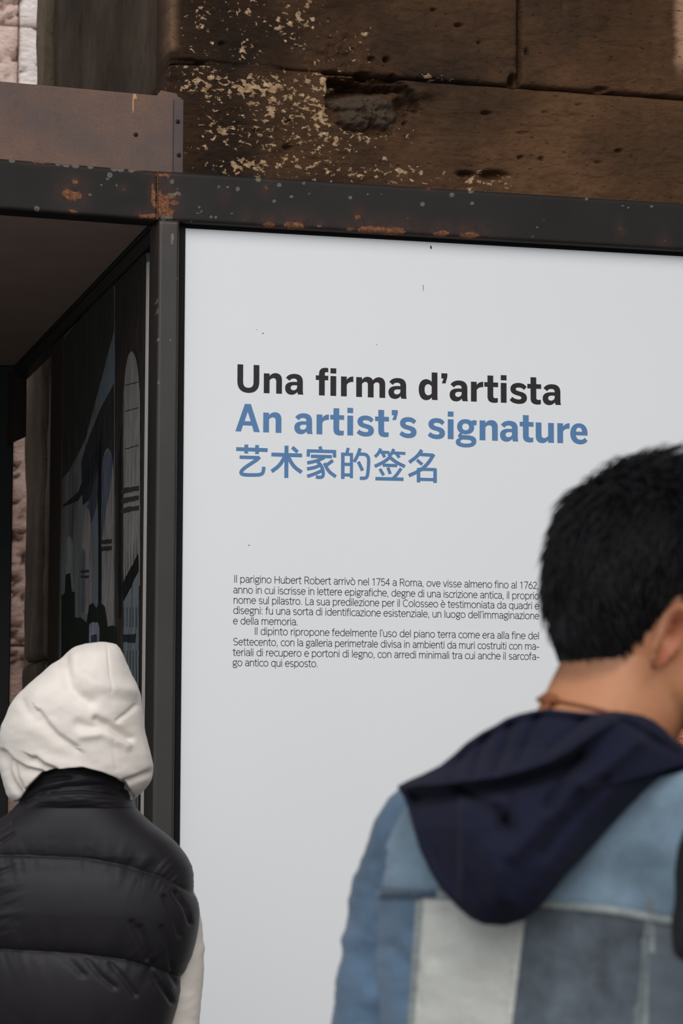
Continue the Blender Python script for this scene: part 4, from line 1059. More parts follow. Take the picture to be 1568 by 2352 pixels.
def hand_parts(w, d, pn, s=1.0):
    """palm and five curled fingers. w wrist, d direction of the palm, pn palm normal (towards which the fingers curl)"""
    d = np.array(d, float); d /= np.linalg.norm(d); pn = np.array(pn, float); pn -= d * (pn @ d); pn /= np.linalg.norm(pn); b = np.cross(d, pn)
    P = [sweep([w - d * .01, w + d * .035 * s, w + d * .085 * s], [.026 * s, .036 * s, .038 * s], 18, (pn, .42))]
    for k, (o, L) in enumerate(((-.029, .070), (-.010, .080), (.010, .075), (.028, .060))):
        p = w + d * .082 * s + b * o * s; a = .35; pts = [p - d * .02]; q = p.copy(); pts.append(q)
        for j, l in enumerate((.45, .30, .25)):
            a += (.25, .55, .45)[j]
            q = q + (d * math.cos(a) + pn * math.sin(a)) * L * l * s; pts.append(q)
        P.append(sweep(pts, [.0095 * s, .0095 * s, .009 * s, .0082 * s, .007 * s], 12))
    t0 = w + d * .025 * s - b * .026 * s
    P.append(sweep([t0, t0 + (d * .6 - b * .7 + pn * .3) * .035 * s, t0 + (d * .85 - b * .45 + pn * .55) * .062 * s, t0 + (d * .9 - b * .2 + pn * .8) * .085 * s], [.014 * s, .012 * s, .0105 * s, .0085 * s], 12))
    return P
def hair_line(y): return np.interp(y, [-.11, -.085, -.060, -.046, -.036, -.026, -.010, .004, .014, .026, .044, .07, .1], [-.077, -.074, -.060, -.032, -.006, .008, .016, .014, .000, -.028, -.026, .045, .066])
def figure(root, s, headpos, headrot, arms, mat, voxel, neck=(0, -.012, .056)):
    """one continuous body. root: Empty; headpos in root space; arms: [(shoulder, elbow, wrist, palm normal)]"""
    pr = [ringstack([(.80 * s, .10 * s, .07 * s, 0), (.86 * s, .155 * s, .10 * s, -.005), (.94 * s, .165 * s, .11 * s, -.01), (1.06 * s, .138 * s, .095 * s, 0), (1.20 * s, .142 * s, .098 * s, 0), (1.32 * s, .155 * s, .10 * s, 0),
                     (1.40 * s, .165 * s, .09 * s, -.005), (1.445 * s, .12 * s, .07 * s, -.01), (1.475 * s, .07 * s, .058 * s, -.01), (1.50 * s, .055 * s, .055 * s, -.01)])]
    for sx in (1, -1):
        pr.append(sweep([(sx * .085 * s, 0, .88 * s), (sx * .095 * s, .005, .66 * s), (sx * .098 * s, .012, .48 * s), (sx * .10 * s, -.015, .30 * s), (sx * .10 * s, -.02, .09 * s)], [.088 * s, .075 * s, .056 * s, .052 * s, .036 * s], 20))
        pr.append(sweep([(sx * .10 * s, -.06 * s, .045), (sx * .105 * s, .02, .042), (sx * .115 * s, .12 * s, .03)], [.034 * s, .038 * s, .03 * s], 16, ((0, 0, 1), .8)))
    for sh, el, wr, pn in arms:
        sh, el, wr = [np.array(t, float) for t in (sh, el, wr)]
        pr.append(sweep([sh, sh * .5 + el * .5, el, el * .45 + wr * .55, wr], [.046 * s, .040 * s, .034 * s, .032 * s, .024 * s], 18))
        pr += hand_parts(wr, wr - el, pn, s)
    nb = np.array([neck[0], neck[1], 1.455 * s]); hp = np.array(headpos); HR = np.array(headrot)
    nt = hp + HR @ np.array([0, -.028, -.055])
    pr.append(sweep([nb, nb * .55 + nt * .45 + np.array([0, -.006, 0]), nt], [neck[2] + .003, neck[2], neck[2] + .001], 28))
    hs = [head_mesh(), ear_mesh(1), ear_mesh(-1)]
    for v, f in hs: pr.append((v @ HR.T + hp, f))
    V, Fc = join(pr)
    me = bpy.data.meshes.new('t'); me.from_pydata(V.tolist(), [], Fc)
    bm = bmesh.new(); bm.from_mesh(me); bmesh.ops.recalc_face_normals(bm, faces=bm.faces); bm.to_mesh(me); bm.free()
    t = bpy.data.objects.new('t', me); COL.objects.link(t)
    m = t.modifiers.new('r', 'REMESH'); m.mode = 'VOXEL'; m.voxel_size = voxel; m.use_smooth_shade = True
    m2 = t.modifiers.new('s', 'SMOOTH'); m2.factor = .5; m2.iterations = 3
    me2 = bpy.data.meshes.new_from_object(t.evaluated_get(bpy.context.evaluated_depsgraph_get()))
    bpy.data.objects.remove(t); bpy.data.meshes.remove(me)
    nv = len(me2.vertices); co = np.empty(nv * 3); me2.vertices.foreach_get('co', co); hl = (co.reshape(-1, 3) - hp) @ HR
    er = np.exp(-((np.abs(hl[:, 0]) - .086) / .016) ** 2 - ((hl[:, 1] + .024) / .020) ** 2 - ((hl[:, 2] + .030) / .034) ** 2) + .5 * np.exp(-((hl[:, 1] - .085) / .012) ** 2 - ((hl[:, 2] + .071) / .010) ** 2 - (hl[:, 0] / .026) ** 2)
    fz = sstep(.014, -.002, hair_line(hl[:, 1]) - hl[:, 2]) * sstep(-.005, -.03, hl[:, 1]) * (hl[:, 2] > -.10)
    for nm_, vv_ in (('flush', np.clip(er, 0, 1)), ('stubble', fz)):
        a_ = me2.attributes.new(nm_, 'FLOAT', 'POINT'); a_.data.foreach_set('value', vv_.astype(np.float32))
    me2.name = 'body'; me2.materials.clear(); me2.materials.append(mat)
    o = bpy.data.objects.new('body', me2); put(o, root)
    # eyes
    Me = EYE
    for sx in (1, -1):
        v, f = ringstack([(-.0105, .001, .001, 0), (-.007, .008, .008, 0), (0, .0118, .0118, 0), (.007, .008, .008, 0), (.0105, .001, .001, 0)], 20, 2)
        v = (v + np.array([sx * .032, .0795, 0])) @ HR.T + hp
        mesh('eye', v, f, Me, root)
    return o
EYE = Mat('eye_white', .15, .5).col(srgb(226, 220, 214)).m
def skin(name, c, c2):
    m = Mat(name, .5, .35); n = m.noise(9, 4, .6); f = m.noise(300, 3, .6)
    cc = m.mix(.12, m.ramp(n, [(.3, c2), (.7, c)]), f, 'OVERLAY')
    cc = m.mix(m.math('MULTIPLY', m.attr('flush'), .75), cc, srgb(160, 62, 46)); cc = m.mix(m.math('MULTIPLY', m.attr('stubble'), .5), cc, srgb(62, 44, 36)); m.col(cc); m.bump(f, .08, .0006)
    m.b.inputs['Subsurface Weight'].default_value = .12; m.b.inputs['Subsurface Radius'].default_value = (.012, .005, .003); m.b.inputs['Subsurface Scale'].default_value = 1.0
    return m.m
def armof(root, path, D, pn, inn, ext=.045):
    P = to_local(root, [onD(a, b, D + o) for a, b, o in path]); k = len(P)
    sh = P[0] + np.array([inn, 0, -.01]); el = P[-3]; wr = P[-1]; wr = wr + (wr - P[-2]) / np.linalg.norm(wr - P[-2]) * ext
    return (sh, el, wr, pn)
def to_local(root, P):
    Mi = np.array((Matrix.Translation(root.location) @ Matrix.Rotation(root.rotation_euler.z, 4, 'Z')).inverted())
    return np.asarray(P, float) @ Mi[:3, :3].T + Mi[:3, 3]
def clothes_below(root, s, mtr, msh, hem, name='trousers'):
    P = [ringstack([(.735 * s, .03 * s, .03 * s, 0), (.75 * s, .10 * s, .075 * s, 0), (.80 * s, .165 * s, .105 * s, -.004), (.88 * s, .182 * s, .122 * s, -.010), (.96 * s, .180 * s, .124 * s, -.01), (hem, .160 * s, .112 * s, 0)])]
    for sx in (1, -1):
        P.append(sweep([(sx * .085 * s, 0, .88 * s), (sx * .098 * s, .005, .66 * s), (sx * .10 * s, .012, .48 * s), (sx * .102 * s, -.012, .28 * s), (sx * .102 * s, -.012, .10 * s)], [.100 * s, .094 * s, .078 * s, .072 * s, .068 * s], 24, round_ends=False))
    V, Fc = join(P); V = V + (.004 * fbm(V[:, 0] * 14, V[:, 1] * 14, V[:, 2] * 9, 3, 4))[:, None] * np.array([1, 1, 0])
    fix_normals(mesh(name, V, Fc, mtr, root))
    for sx in (1, -1):
        a = sweep([(sx * .10 * s, -.065 * s, .048), (sx * .105 * s, .0, .055), (sx * .11 * s, .07 * s, .045), (sx * .118 * s, .145 * s, .034)], [.042 * s, .046 * s, .045 * s, .036 * s], 20, ((0, 0, 1), .85))
        b = sweep([(sx * .10 * s, -.03 * s, .05), (sx * .10 * s, -.025 * s, .12)], [.045 * s, .048 * s], 20, None, 4, False)
        V, Fc = join([a, b]); V[:, 2] = np.maximum(V[:, 2], .012); sh = fix_normals(mesh('shoe', V, Fc, msh, root))
        c = sweep([(sx * .10 * s, -.07 * s, .011), (sx * .106 * s, .03 * s, .011), (sx * .118 * s, .15 * s, .011)], [.044 * s, .049 * s, .041 * s], 20, ((0, 0, 1), .2))
        sh2 = mesh('sole', c[0], c[1], M_sole, sh)
M_sole = plain('shoe_sole', srgb(200, 198, 192), .7)
M_navyt = cloth('dark_trouser_cloth', srgb(38, 40, 48))
M_shoe = plain('dark_shoe_leather', srgb(40, 38, 38), .5)

# ------------------------------------------------------------------ hooded person, left
DA = 4.8
ga = onD(171, 1733, DA + .01)
pa = thing('person', 'person from behind in a raised cream hood and black quilted puffer vest', 'person', loc=(ga[0], ga[1], 0), rz=-(YAW + R(4)))
SK1 = skin('fair_skin', srgb(206, 160, 134), srgb(188, 138, 112))
ha = to_local(pa, onD(186, 1655, DA + .01))
SLA1 = [(372, 2030, .06), (396, 2105, .06), (407, 2190, .06), (402, 2280, .065), (392, 2370, .07), (384, 2460, .06), (350, 2500, .17), (310, 2540, .26)]
SLA2 = [(-50, 2010, .05), (-60, 2100, .055), (-65, 2190, .06), (-60, 2280, .065), (-50, 2370, .07), (-42, 2460, .06), (-8, 2500, .17), (32, 2540, .26)]
figure(pa, .90, ha, rotm(R(-6), R(-6)), [armof(pa, SLA1, DA, (0, .2, -1), -.02), armof(pa, SLA2, DA, (0, .2, -1), .02)], SK1, .005)
M_cream = cloth('cream_sweatshirt_fleece', srgb(222, 214, 206), 700, .95, .04, .2, 12)
M_vest = Mat('black_nylon', .55, .26)
_c = M_vest.ramp(M_vest.noise(6, 3, .6), [(.3, srgb(24, 22, 26)), (.7, srgb(31, 28, 34))]); M_vest.col(_c); M_vest.bump(M_vest.noise(60, 4, .6), .08, .003); M_vest.bump(M_vest.noise(1400, 2, .5), .1, .0004)
M_vest.b.inputs['Sheen Weight'].default_value = .04; M_vest = M_vest.m
clothes_below(pa, .90, M_navyt, M_shoe, .93)
# hood
nr, nc = 150, 220
hood_rows = [(1475, 226, 244, .01, .01, .02), (1478, 205, 262, .03, .03, .02), (1484, 184, 271, .045, .05, .01), (1498, 157, 280, .07, .075, 0), (1520, 130, 290, .092, .10, 0), (1542, 104, 300, .107, .115, 0), (1562, 80, 309, .117, .125, 0),
             (1582, 57, 317, .125, .13, 0), (1602, 40, 323, .130, .135, 0), (1625, 26, 327, .134, .14, 0), (1650, 14, 330, .136, .14, 0), (1680, 3, 333, .137, .14, 0), (1700, -1, 337, .137, .14, 0), (1722, -2, 343, .137, .13, 0),
             (1742, -1, 349, .136, .12, 0), (1760, 1, 352, .135, .11, 0), (1778, 5, 351, .132, .10, 0), (1795, 9, 345, .126, .10, 0), (1812, 13, 333, .118, .10, 0), (1830, 19, 314, .108, .10, 0), (1842, 30, 300, .10, .10, 0)]
V, N = rows_loft(hood_rows, DA, nr, nc, 2.25)
px, py = proj(V); near = sstep(0, .4, -(N @ FH))
hcr = [(.0115, 15, [(140, 1492), (150, 1535), (160, 1574), (182, 1598), (206, 1612)]), (-.006, 16, [(198, 1556), (215, 1570), (245, 1577), (306, 1588)]), (.010, 8, [(222, 1652), (246, 1664), (274, 1682), (298, 1697)]), (.006, 12, [(180, 1664), (205, 1672), (235, 1672)]),
       (-.006, 12, [(190, 1690), (235, 1682), (262, 1700), (290, 1712)]), (.0075, 5, [(90, 1634), (110, 1664), (132, 1688), (174, 1716)], 1), (.004, 10, [(52, 1612), (70, 1640), (84, 1655)]), (.010, 6, [(10, 1732), (28, 1750), (55, 1768), (92, 1778)], 1),
       (.011, 6, [(78, 1744), (100, 1760), (126, 1770)], 1), (.009, 7, [(3, 1727), (14, 1770), (28, 1800), (50, 1832)]), (.006, 5, [(20, 1750), (38, 1790), (52, 1815)]), (.008, 7, [(288, 1797), (318, 1786), (349, 1773)]), (.004, 5, [(270, 1655), (290, 1640), (312, 1620)]),
       (-.004, 20, [(322, 1640), (332, 1700), (345, 1750)]), (.003, 18, [(70, 1700), (110, 1730), (180, 1745)]), (.0014, 2.5, [(246, 1480), (251, 1530), (254, 1590)]), (.0014, 2.5, [(258, 1700), (262, 1740), (268, 1770)]), (-.005, 26, [(90, 1600), (60, 1690)]), (.004, 14, [(200, 1500), (190, 1530)])]
Dp_ = relief(V, N, hcr) + .0035 * fbm(px / 55, py / 45, V @ FH * 6, 3, 17)
V = V + N * Dp_[:, None]
hem = np.interp(px, [0, 18, 45, 60, 92, 130, 190, 232, 262, 290, 318, 345], [1850, 1845, 1838, 1812, 1780, 1769, 1764, 1774, 1786, 1800, 1850, 1850])
tuck = sstep(-2, 7, py - hem) * near
V = V + FH * (.05 * tuck)[:, None]
V = V + np.array([0, 0, 1.0]) * (.010 * tuck)[:, None]
V, Fc = cap_loft(V, nr, nc)
fix_normals(mesh('hood', V, Fc, M_cream, pa, world=True))
# vest
vrows = [(1830, 56, 292, .092, .06, .01), (1842, 42, 304, .108, .07, .01), (1860, 22, 322, .118, .075, .01), (1885, -15, 350, .126, .09, .01), (1905, -48, 378, .131, .10, .01), (1925, -74, 403, .135, .11, .01), (1945, -92, 421, .139, .12, .01), (1965, -103, 435, .142, .125, .01), (1990, -110, 446, .142, .13, .01),
         (2020, -114, 452, .146, .135, .01), (2060, -116, 456, .150, .14, .01), (2090, -116, 457, .152, .14, .01), (2120, -113, 454, .152, .14, .01), (2150, -108, 449, .152, .14, .01), (2190, -98, 440, .150, .14, .01), (2240, -84, 424, .148, .14, .01), (2290, -72, 410, .146, .14, .01),
         (2352, -55, 392, .142, .135, .01), (2430, -45, 382, .14, .135, .01), (2520, -40, 376, .135, .13, .01), (2600, -44, 380, .138, .13, .01), (2680, -48, 384, .140, .13, .01), (2692, -40, 376, .12, .12, .01)]
nr, nc = 300, 300
V, N = rows_loft(vrows, DA, nr, nc, 2.5)
px, py = proj(V); face = sstep(-.2, .3, -(N @ FH))
seams = [np.interp(px, [-120, 0, 60, 190, 290, 380, 450], [1972, 1962, 1964, 1972, 1990, 2014, 2050]), np.interp(px, [-120, 0, 180, 290, 350, 425], [2192, 2184, 2194, 2208, 2224, 2246]), np.interp(px, [-120, 0, 180, 425], [2412, 2402, 2410, 2430])]
lo = [np.full_like(px, 1790.)] + seams; hi = seams + [np.full_like(px, 2700.)]
puff = np.zeros_like(px); wr = np.zeros_like(px)
for a, b in zip(lo, hi):
    t = np.clip((py - a) / (b - a), 0, 1); ins = (py >= a) & (py < b)
    top = a[0] < 1800
    sh = np.power(np.clip(4 * t * (1 - t), 0, 1), .42) if not top else np.power(np.clip(1 - t, 0, 1), .35) * .75
    puff = np.where(ins, sh, puff)
for k, sm in enumerate(seams):
    d = py - sm
    w = np.exp(-(np.where(d > 0, d / 42, d / 60)) ** 2) * (np.abs(d) > 0)
    wr += w * (fbm(px / (13 + 3 * k) + .012 * d * (px - 170) / 60, py / 90, k * 3.3, 3, 50 + k))
edge = sstep(70, 0, px) * sstep(1960, 2000, py) * sstep(2180, 2100, py)
wr += edge * 1.3 * fbm((py + px * .35) / 14, px / 90, 0, 3, 71)
edge_ = np.abs(N @ RH); V = V + N * ((.024 - .012 * edge_ ** 3) * (puff - .8) + .0052 * wr * sstep(0, .25, puff) * sstep(1900, 1990, py))[:, None]
vcr = [(.006, 5, [(303, 2118), (318, 2150), (338, 2205)]), (.007, 5, [(322, 2130), (335, 2160), (352, 2215)]), (.006, 5, [(378, 2060), (398, 2100), (414, 2150)]), (.006, 5, [(402, 2050), (428, 2088), (438, 2120)]), (.005, 5, [(372, 2130), (388, 2170), (396, 2225)]),
       (.009, 6, [(345, 2228), (370, 2262), (398, 2302)]), (.007, 6, [(395, 2240), (408, 2262)]), (.005, 6, [(200, 2206), (228, 2240), (262, 2268)]), (.005, 6, [(255, 2215), (285, 2250), (310, 2285)]), (.006, 6, [(150, 2195), (190, 2240)]),
       (.005, 5, [(0, 1905), (20, 1892)]), (.005, 5, [(0, 1935), (28, 1915)]), (.0035, 8, [(-6, 1890), (30, 1866), (62, 1852), (150, 1838)])]
V = V + N * relief(V, N, vcr)[:, None]
V, Fc = cap_loft(V, nr, nc)
fix_normals(mesh('puffer_vest', V, Fc, M_vest, pa, world=True))
# stand collar of the vest
nr, nc = 70, 160
V, N = rows_loft([(1756, 96, 262, .083, .07, .0), (1760, 88, 270, .093, .08, .0), (1775, 76, 280, .101, .085, .0), (1800, 60, 290, .106, .09, .0), (1825, 50, 299, .110, .095, .0), (1848, 40, 308, .106, .09, .0), (1866, 30, 316, .09, .08, .0)], DA, nr, nc, 2.3)
px, py = proj(V)
Dc = relief(V, N, [(.008, 5, [(50, 1838), (90, 1818), (150, 1806), (230, 1803), (300, 1812)], 1), (.006, 4, [(110, 1822), (190, 1818), (240, 1822), (300, 1832)]), (-.004, 9, [(240, 1812), (290, 1800)]), (.005, 5, [(62, 1812), (110, 1790), (160, 1785)])]) + .003 * fbm(px / 60, py / 12, 0, 3, 6)
V, Fc = cap_loft(V + N * Dc[:, None], nr, nc)
fix_normals(mesh('vest_collar', V, Fc, M_vest, pa, world=True))
def sleeve(root, pts, rad, mat, D, seed=0, flat=None, nrel=.004, name='sleeve', cre=None, n=48, sub=14):
    P = [onD(a, b, D + o) for a, b, o in pts]
    V, Fc = sweep(P, rad, n, flat, sub, True)
    px, py = proj(V)
    c = V.mean(0)
    N = V - np.array(P)[np.argmin(((V[:, None] - np.array(P)[None]) ** 2).sum(2), 1)]; N /= np.linalg.norm(N, axis=1)[:, None] + 1e-9
    k = D / 4.8
    d = nrel * fbm(px * k / 30, py * k / 22, V @ FH * 8, 3, seed)
    V = V + N * d[:, None]
    return fix_normals(mesh(name, V, Fc, mat, root, world=True))
sleeve(pa, SLA1, [.052, .052, .050, .050, .050, .052, .046, .038], M_cream, DA, 3)
sleeve(pa, SLA2, [.052, .052, .050, .050, .050, .052, .046, .038], M_cream, DA, 4)

# ------------------------------------------------------------------ dark haired man, right
DB = 2.35
KB = DB / F
gb = onD(1378, 1733, DB + .01)
pb = thing('person', 'dark-haired man in a patchwork denim jacket with a navy hood hanging down his back', 'person', loc=(gb[0], gb[1], 0), rz=-(YAW + R(30)))
SK2 = skin('warm_tan_skin', srgb(190, 134, 98), srgb(172, 114, 80))
hb_w = onD(1553, 1418, DB - .0)
hb = to_local(pb, hb_w)
HRb = rotm(R(-50), R(-13))
SLB1 = [(985, 1915, .07), (968, 1985, .08), (952, 2050, .085), (935, 2130, .09), (918, 2240, .095), (900, 2352, .10), (880, 2500, .11), (868, 2640, .11), (900, 2760, .19), (960, 2800, .28)]
SLB2 = [(1790, 1915, -.08), (1830, 2050, -.09), (1850, 2240, -.095), (1870, 2500, -.09), (1885, 2640, -.08), (1830, 2780, .04), (1760, 2800, .14)]
figure(pb, .965, hb, HRb, [armof(pb, SLB2, DB, (-.6, 0, .4), -.02), armof(pb, SLB1, DB, (.6, 0, .4), .02)], SK2, .0032, (-.034, -.053, .0615))
M_denim = cloth('blue_denim', srgb(108, 128, 144), 500, .9, .3, .35, 14)
M_denimd = cloth('sleeve_blue_denim', srgb(84, 106, 128), 500, .9, .3, .35, 9)
M_creamp = cloth('washed_out_denim', srgb(192, 193, 188), 500, .9, .08, .35, 9)
M_greyd = cloth('grey_blue_denim', srgb(84, 92, 100), 500, .9, .38, .35, 24)
M_seam = cloth('pale_seam_denim', srgb(136, 144, 144), 500, .9, .2, .4, 60)
M_seamd = cloth('dark_seam_denim', srgb(60, 76, 92), 500, .9, .3, .4, 60)
M_navy = cloth('navy_jersey', srgb(22, 24, 42), 800, .92, .08, .2, 10, .02)
clothes_below(pb, .985, M_navyt, M_shoe, 1.03)
jrows = [(1722, 1300, 1470, .03, .05, 0), (1745, 1200, 1560, .055, .06, 0), (1775, 1090, 1660, .075, .07, 0), (1805, 1005, 1735, .088, .08, 0), (1840, 938, 1790, .098, .09, 0), (1880, 905, 1822, .108, .10, 0), (1940, 877, 1846, .120, .11, 0), (2000, 864, 1858, .128, .12, 0), (2060, 860, 1862, .134, .125, 0),
         (2160, 858, 1862, .140, .13, 0), (2352, 864, 1856, .142, .13, 0), (2600, 880, 1840, .138, .13, 0), (2900, 900, 1820, .134, .13, 0), (3080, 905, 1815, .13, .125, 0), (3090, 915, 1800, .11, .11, 0)]
nr, nc = 340, 300
V, N = rows_loft(jrows, DB, nr, nc, 2.5, .42)
px, py = proj(V)
yoke = np.interp(px, [790, 865, 1000, 1150, 1250, 1400, 1550, 1850], [2038, 2047, 2049, 2056, 2070, 2084, 2112, 2150])
face = sstep(-.1, .3, -(N @ FH))
def lx(x, y): return x[0] + (y - 2100) * (x[1] - x[0]) / 252
bl, bm_, br, br2 = [lx(q, py) for q in ((962, 944), (1197, 1166), (1487, 1462), (1506, 1484))]
D_ = .0018 * np.exp(-((py - yoke - 8) / 9) ** 2) - .0025 * np.exp(-((py - yoke + 4) / 3) ** 2)
for b in (bl, bm_, br): D_ += np.where(py > yoke, .0014 * np.exp(-((px - b) / 7) ** 2) - .002 * np.exp(-((px - b - 9) / 3) ** 2), 0)
D_ = D_ * face + .003 * fbm(px / 90, py / 70, V @ FH * 5, 3, 81)
D_ += relief(V, N, [(.004, 22, [(900, 2180), (940, 2230), (935, 2300)]), (.003, 16, [(1350, 2150), (1370, 2240)]), (.003, 20, [(1250, 2200), (1230, 2352)]), (.003, 14, [(1020, 2100), (1000, 2200)]), (.004, 10, [(880, 1960), (872, 2040)])])
V = V + N * D_[:, None]
V, Fc = cap_loft(V, nr, nc)
cen = V[[f[0] for f in Fc if len(f) == 4]]
def split_faces(V, Fc, region, spec, root):
    C = np.array([V[list(f)].mean(0) for f in Fc]); cpx, cpy = proj(C)
    Nf = np.array([np.cross(V[f[1]] - V[f[0]], V[f[2]] - V[f[0]]) for f in Fc])
    reg = region(cpx, cpy, C)
    ob = {}
    for k, (name, mat, lab) in spec.items():
        idx = np.nonzero(reg == k)[0]
        if not len(idx): continue
        used = sorted({i for j in idx for i in Fc[j]}); mp = {a: b for b, a in enumerate(used)}
        o = mesh(name, V[used], [tuple(mp[i] for i in Fc[j]) for j in idx], mat, root, world=True)
        if lab: o['label'] = lab
        ob[k] = o
    return ob
sideC = {}
def jreg(cx, cy, C):
    yk = np.interp(cx, [790, 865, 1000, 1150, 1250, 1400, 1550, 1850], [2038, 2047, 2049, 2056, 2070, 2084, 2112, 2150])
    nearside = ((C - onD(1360, 2000, DB)) @ FH) + .42 * ((C - onD(1360, 2000, DB)) @ RH) < .0
    a, b, c, c2 = [lx(q, cy) for q in ((962, 944), (1197, 1166), (1487, 1462), (1504, 1482))]
    r = np.full(len(cx), 0)
    r = np.where(cy > yk, np.where(cx < a, 1, np.where(cx < b, 2, np.where(cx < c, 3, np.where(cx < c2, 5, 4)))), r)
    r = np.where(nearside, r, np.where(cy > yk, 1, 0))
    return r
jk = split_faces(V, Fc, jreg, {0: ('jacket_yoke', M_denim, None), 1: ('jacket_side_panel', M_denimd, None), 2: ('jacket_back_panel', M_creamp, 'washed-out pale denim patch'), 3: ('jacket_back_panel', M_greyd, 'dark grey-blue denim patch'), 4: ('jacket_back_panel', cloth('slate_denim', srgb(98, 106, 114), 500, .9, .2, .35, 12), 'slate denim patch by the right side'), 5: ('seam_tape', M_seam, None)}, pb)
# raised seam tapes lying on the back, following its surface
from mathutils.bvhtree import BVHTree
_bvh = BVHTree.FromPolygons([Vector(v) for v in V], Fc)
def tape(name, pts, w, mat, root, bvh, lift=.0016, step=6.0):
    P = np.array(pts, float); L = np.concatenate([[0], np.cumsum(np.linalg.norm(np.diff(P, axis=0), axis=1))])
    q = np.arange(0, L[-1], step); X = np.interp(q, L, P[:, 0]); Y = np.interp(q, L, P[:, 1])
    d = np.stack([np.gradient(X), np.gradient(Y)], 1); d /= np.linalg.norm(d, axis=1)[:, None]; n = np.stack([-d[:, 1], d[:, 0]], 1)
    V = []; offs = [(-1, 0), (-.8, 1), (-.3, .8), (0, 1), (.3, .8), (.8, 1), (1, 0)]
    for x, y, nn in zip(X, Y, n):
        for o, h in offs:
            a, b = x + nn[0] * o * w, y + nn[1] * o * w
            hit = bvh.ray_cast(Vector(CAM), Vector(ray(a, b)).normalized())
            if hit[0] is None: p = onD(a, b, DB); nl = -FH
            else:
                p = np.array(hit[0]); nl = np.array(hit[1]); nl = nl if nl @ FH < 0 else -nl
            V.append(p + nl * (lift * h - .0004) * (1 + .25 * math.sin(x * .35 + y * .3)))
    return mesh(name, V, gridf(len(offs), len(X)), mat, root, world=True)
yk_pts = [(x, float(np.interp(x, [790, 865, 1000, 1150, 1250, 1400, 1550, 1850], [2038, 2047, 2049, 2056, 2070, 2084, 2112, 2150])) + 6) for x in range(872, 1700, 12)]
tape('yoke_seam', yk_pts[:12], 9, M_seamd, pb, _bvh); tape('yoke_seam', yk_pts[11:], 10, M_seam, pb, _bvh)
M_seamg = cloth('slate_seam_denim', srgb(112, 120, 124), 500, .9, .25, .4, 60)
for (a, b), mt in (((962, 944), M_seam), ((1199, 1168), M_creamp), ((1490, 1465), M_seamg)):
    tape('panel_seam', [(lx((a, b), y), y) for y in range(2066, 2700, 40)], 8, mt, pb, _bvh)
# sleeves
sleeve(pb, SLB1, [.050, .056, .058, .058, .058, .057, .056, .056, .052, .044], M_denimd, DB, 9, None, .0055)
sleeve(pb, SLB2, [.050, .058, .058, .056, .056, .052, .044], M_denimd, DB, 12, None, .0055)

# navy hood, a soft thick pouch lying down the back
OUT = [(1190, 1640), (1225, 1632), (1260, 1628), (1300, 1632), (1340, 1636), (1375, 1638), (1410, 1633), (1445, 1637), (1475, 1643), (1502, 1655), (1528, 1676), (1550, 1702), (1574, 1722), (1625, 1742), (1602, 1742), (1568, 1746), (1525, 1780), (1480, 1820), (1440, 1858), (1400, 1900), (1350, 1956), (1300, 2010), (1265, 2055),
       (1235, 2090), (1200, 2115), (1160, 2127), (1110, 2124), (1080, 2110), (1050, 2084), (1010, 2040), (985, 1998), (963, 1950), (948, 1900), (938, 1862), (926, 1830), (911, 1806), (935, 1793), (970, 1778), (1010, 1758), (1040, 1734), (1070, 1706), (1105, 1682), (1140, 1664), (1162, 1650)]
O_ = np.array(OUT, float); Lc = np.concatenate([[0], np.cumsum(np.linalg.norm(np.diff(np.vstack([O_, O_[:1]]), axis=0), axis=1))])
q = np.linspace(0, Lc[-1], 361)[:-1]; Oc = np.vstack([O_, O_[:1]])
ox, oy = np.interp(q, Lc, Oc[:, 0]), np.interp(q, Lc, Oc[:, 1])
ctr = np.array([1235, 1850.0]); S_ = np.linspace(0, 1, 110) ** .8; S_[0] = .004
def hood_base(px, py):
    b = np.interp(py, [1620, 1660, 1720, 1800, 1900, 2000, 2140], [-.098, -.101, -.106, -.118, -.134, -.146, -.150])
    return b + (lambda c0: np.where(px < c0, .11 * ((px - c0) / 300) ** 2, .10 * ((px - c0) / 400) ** 2))(np.interp(py, [1640, 1900], [1350, 1190])) 
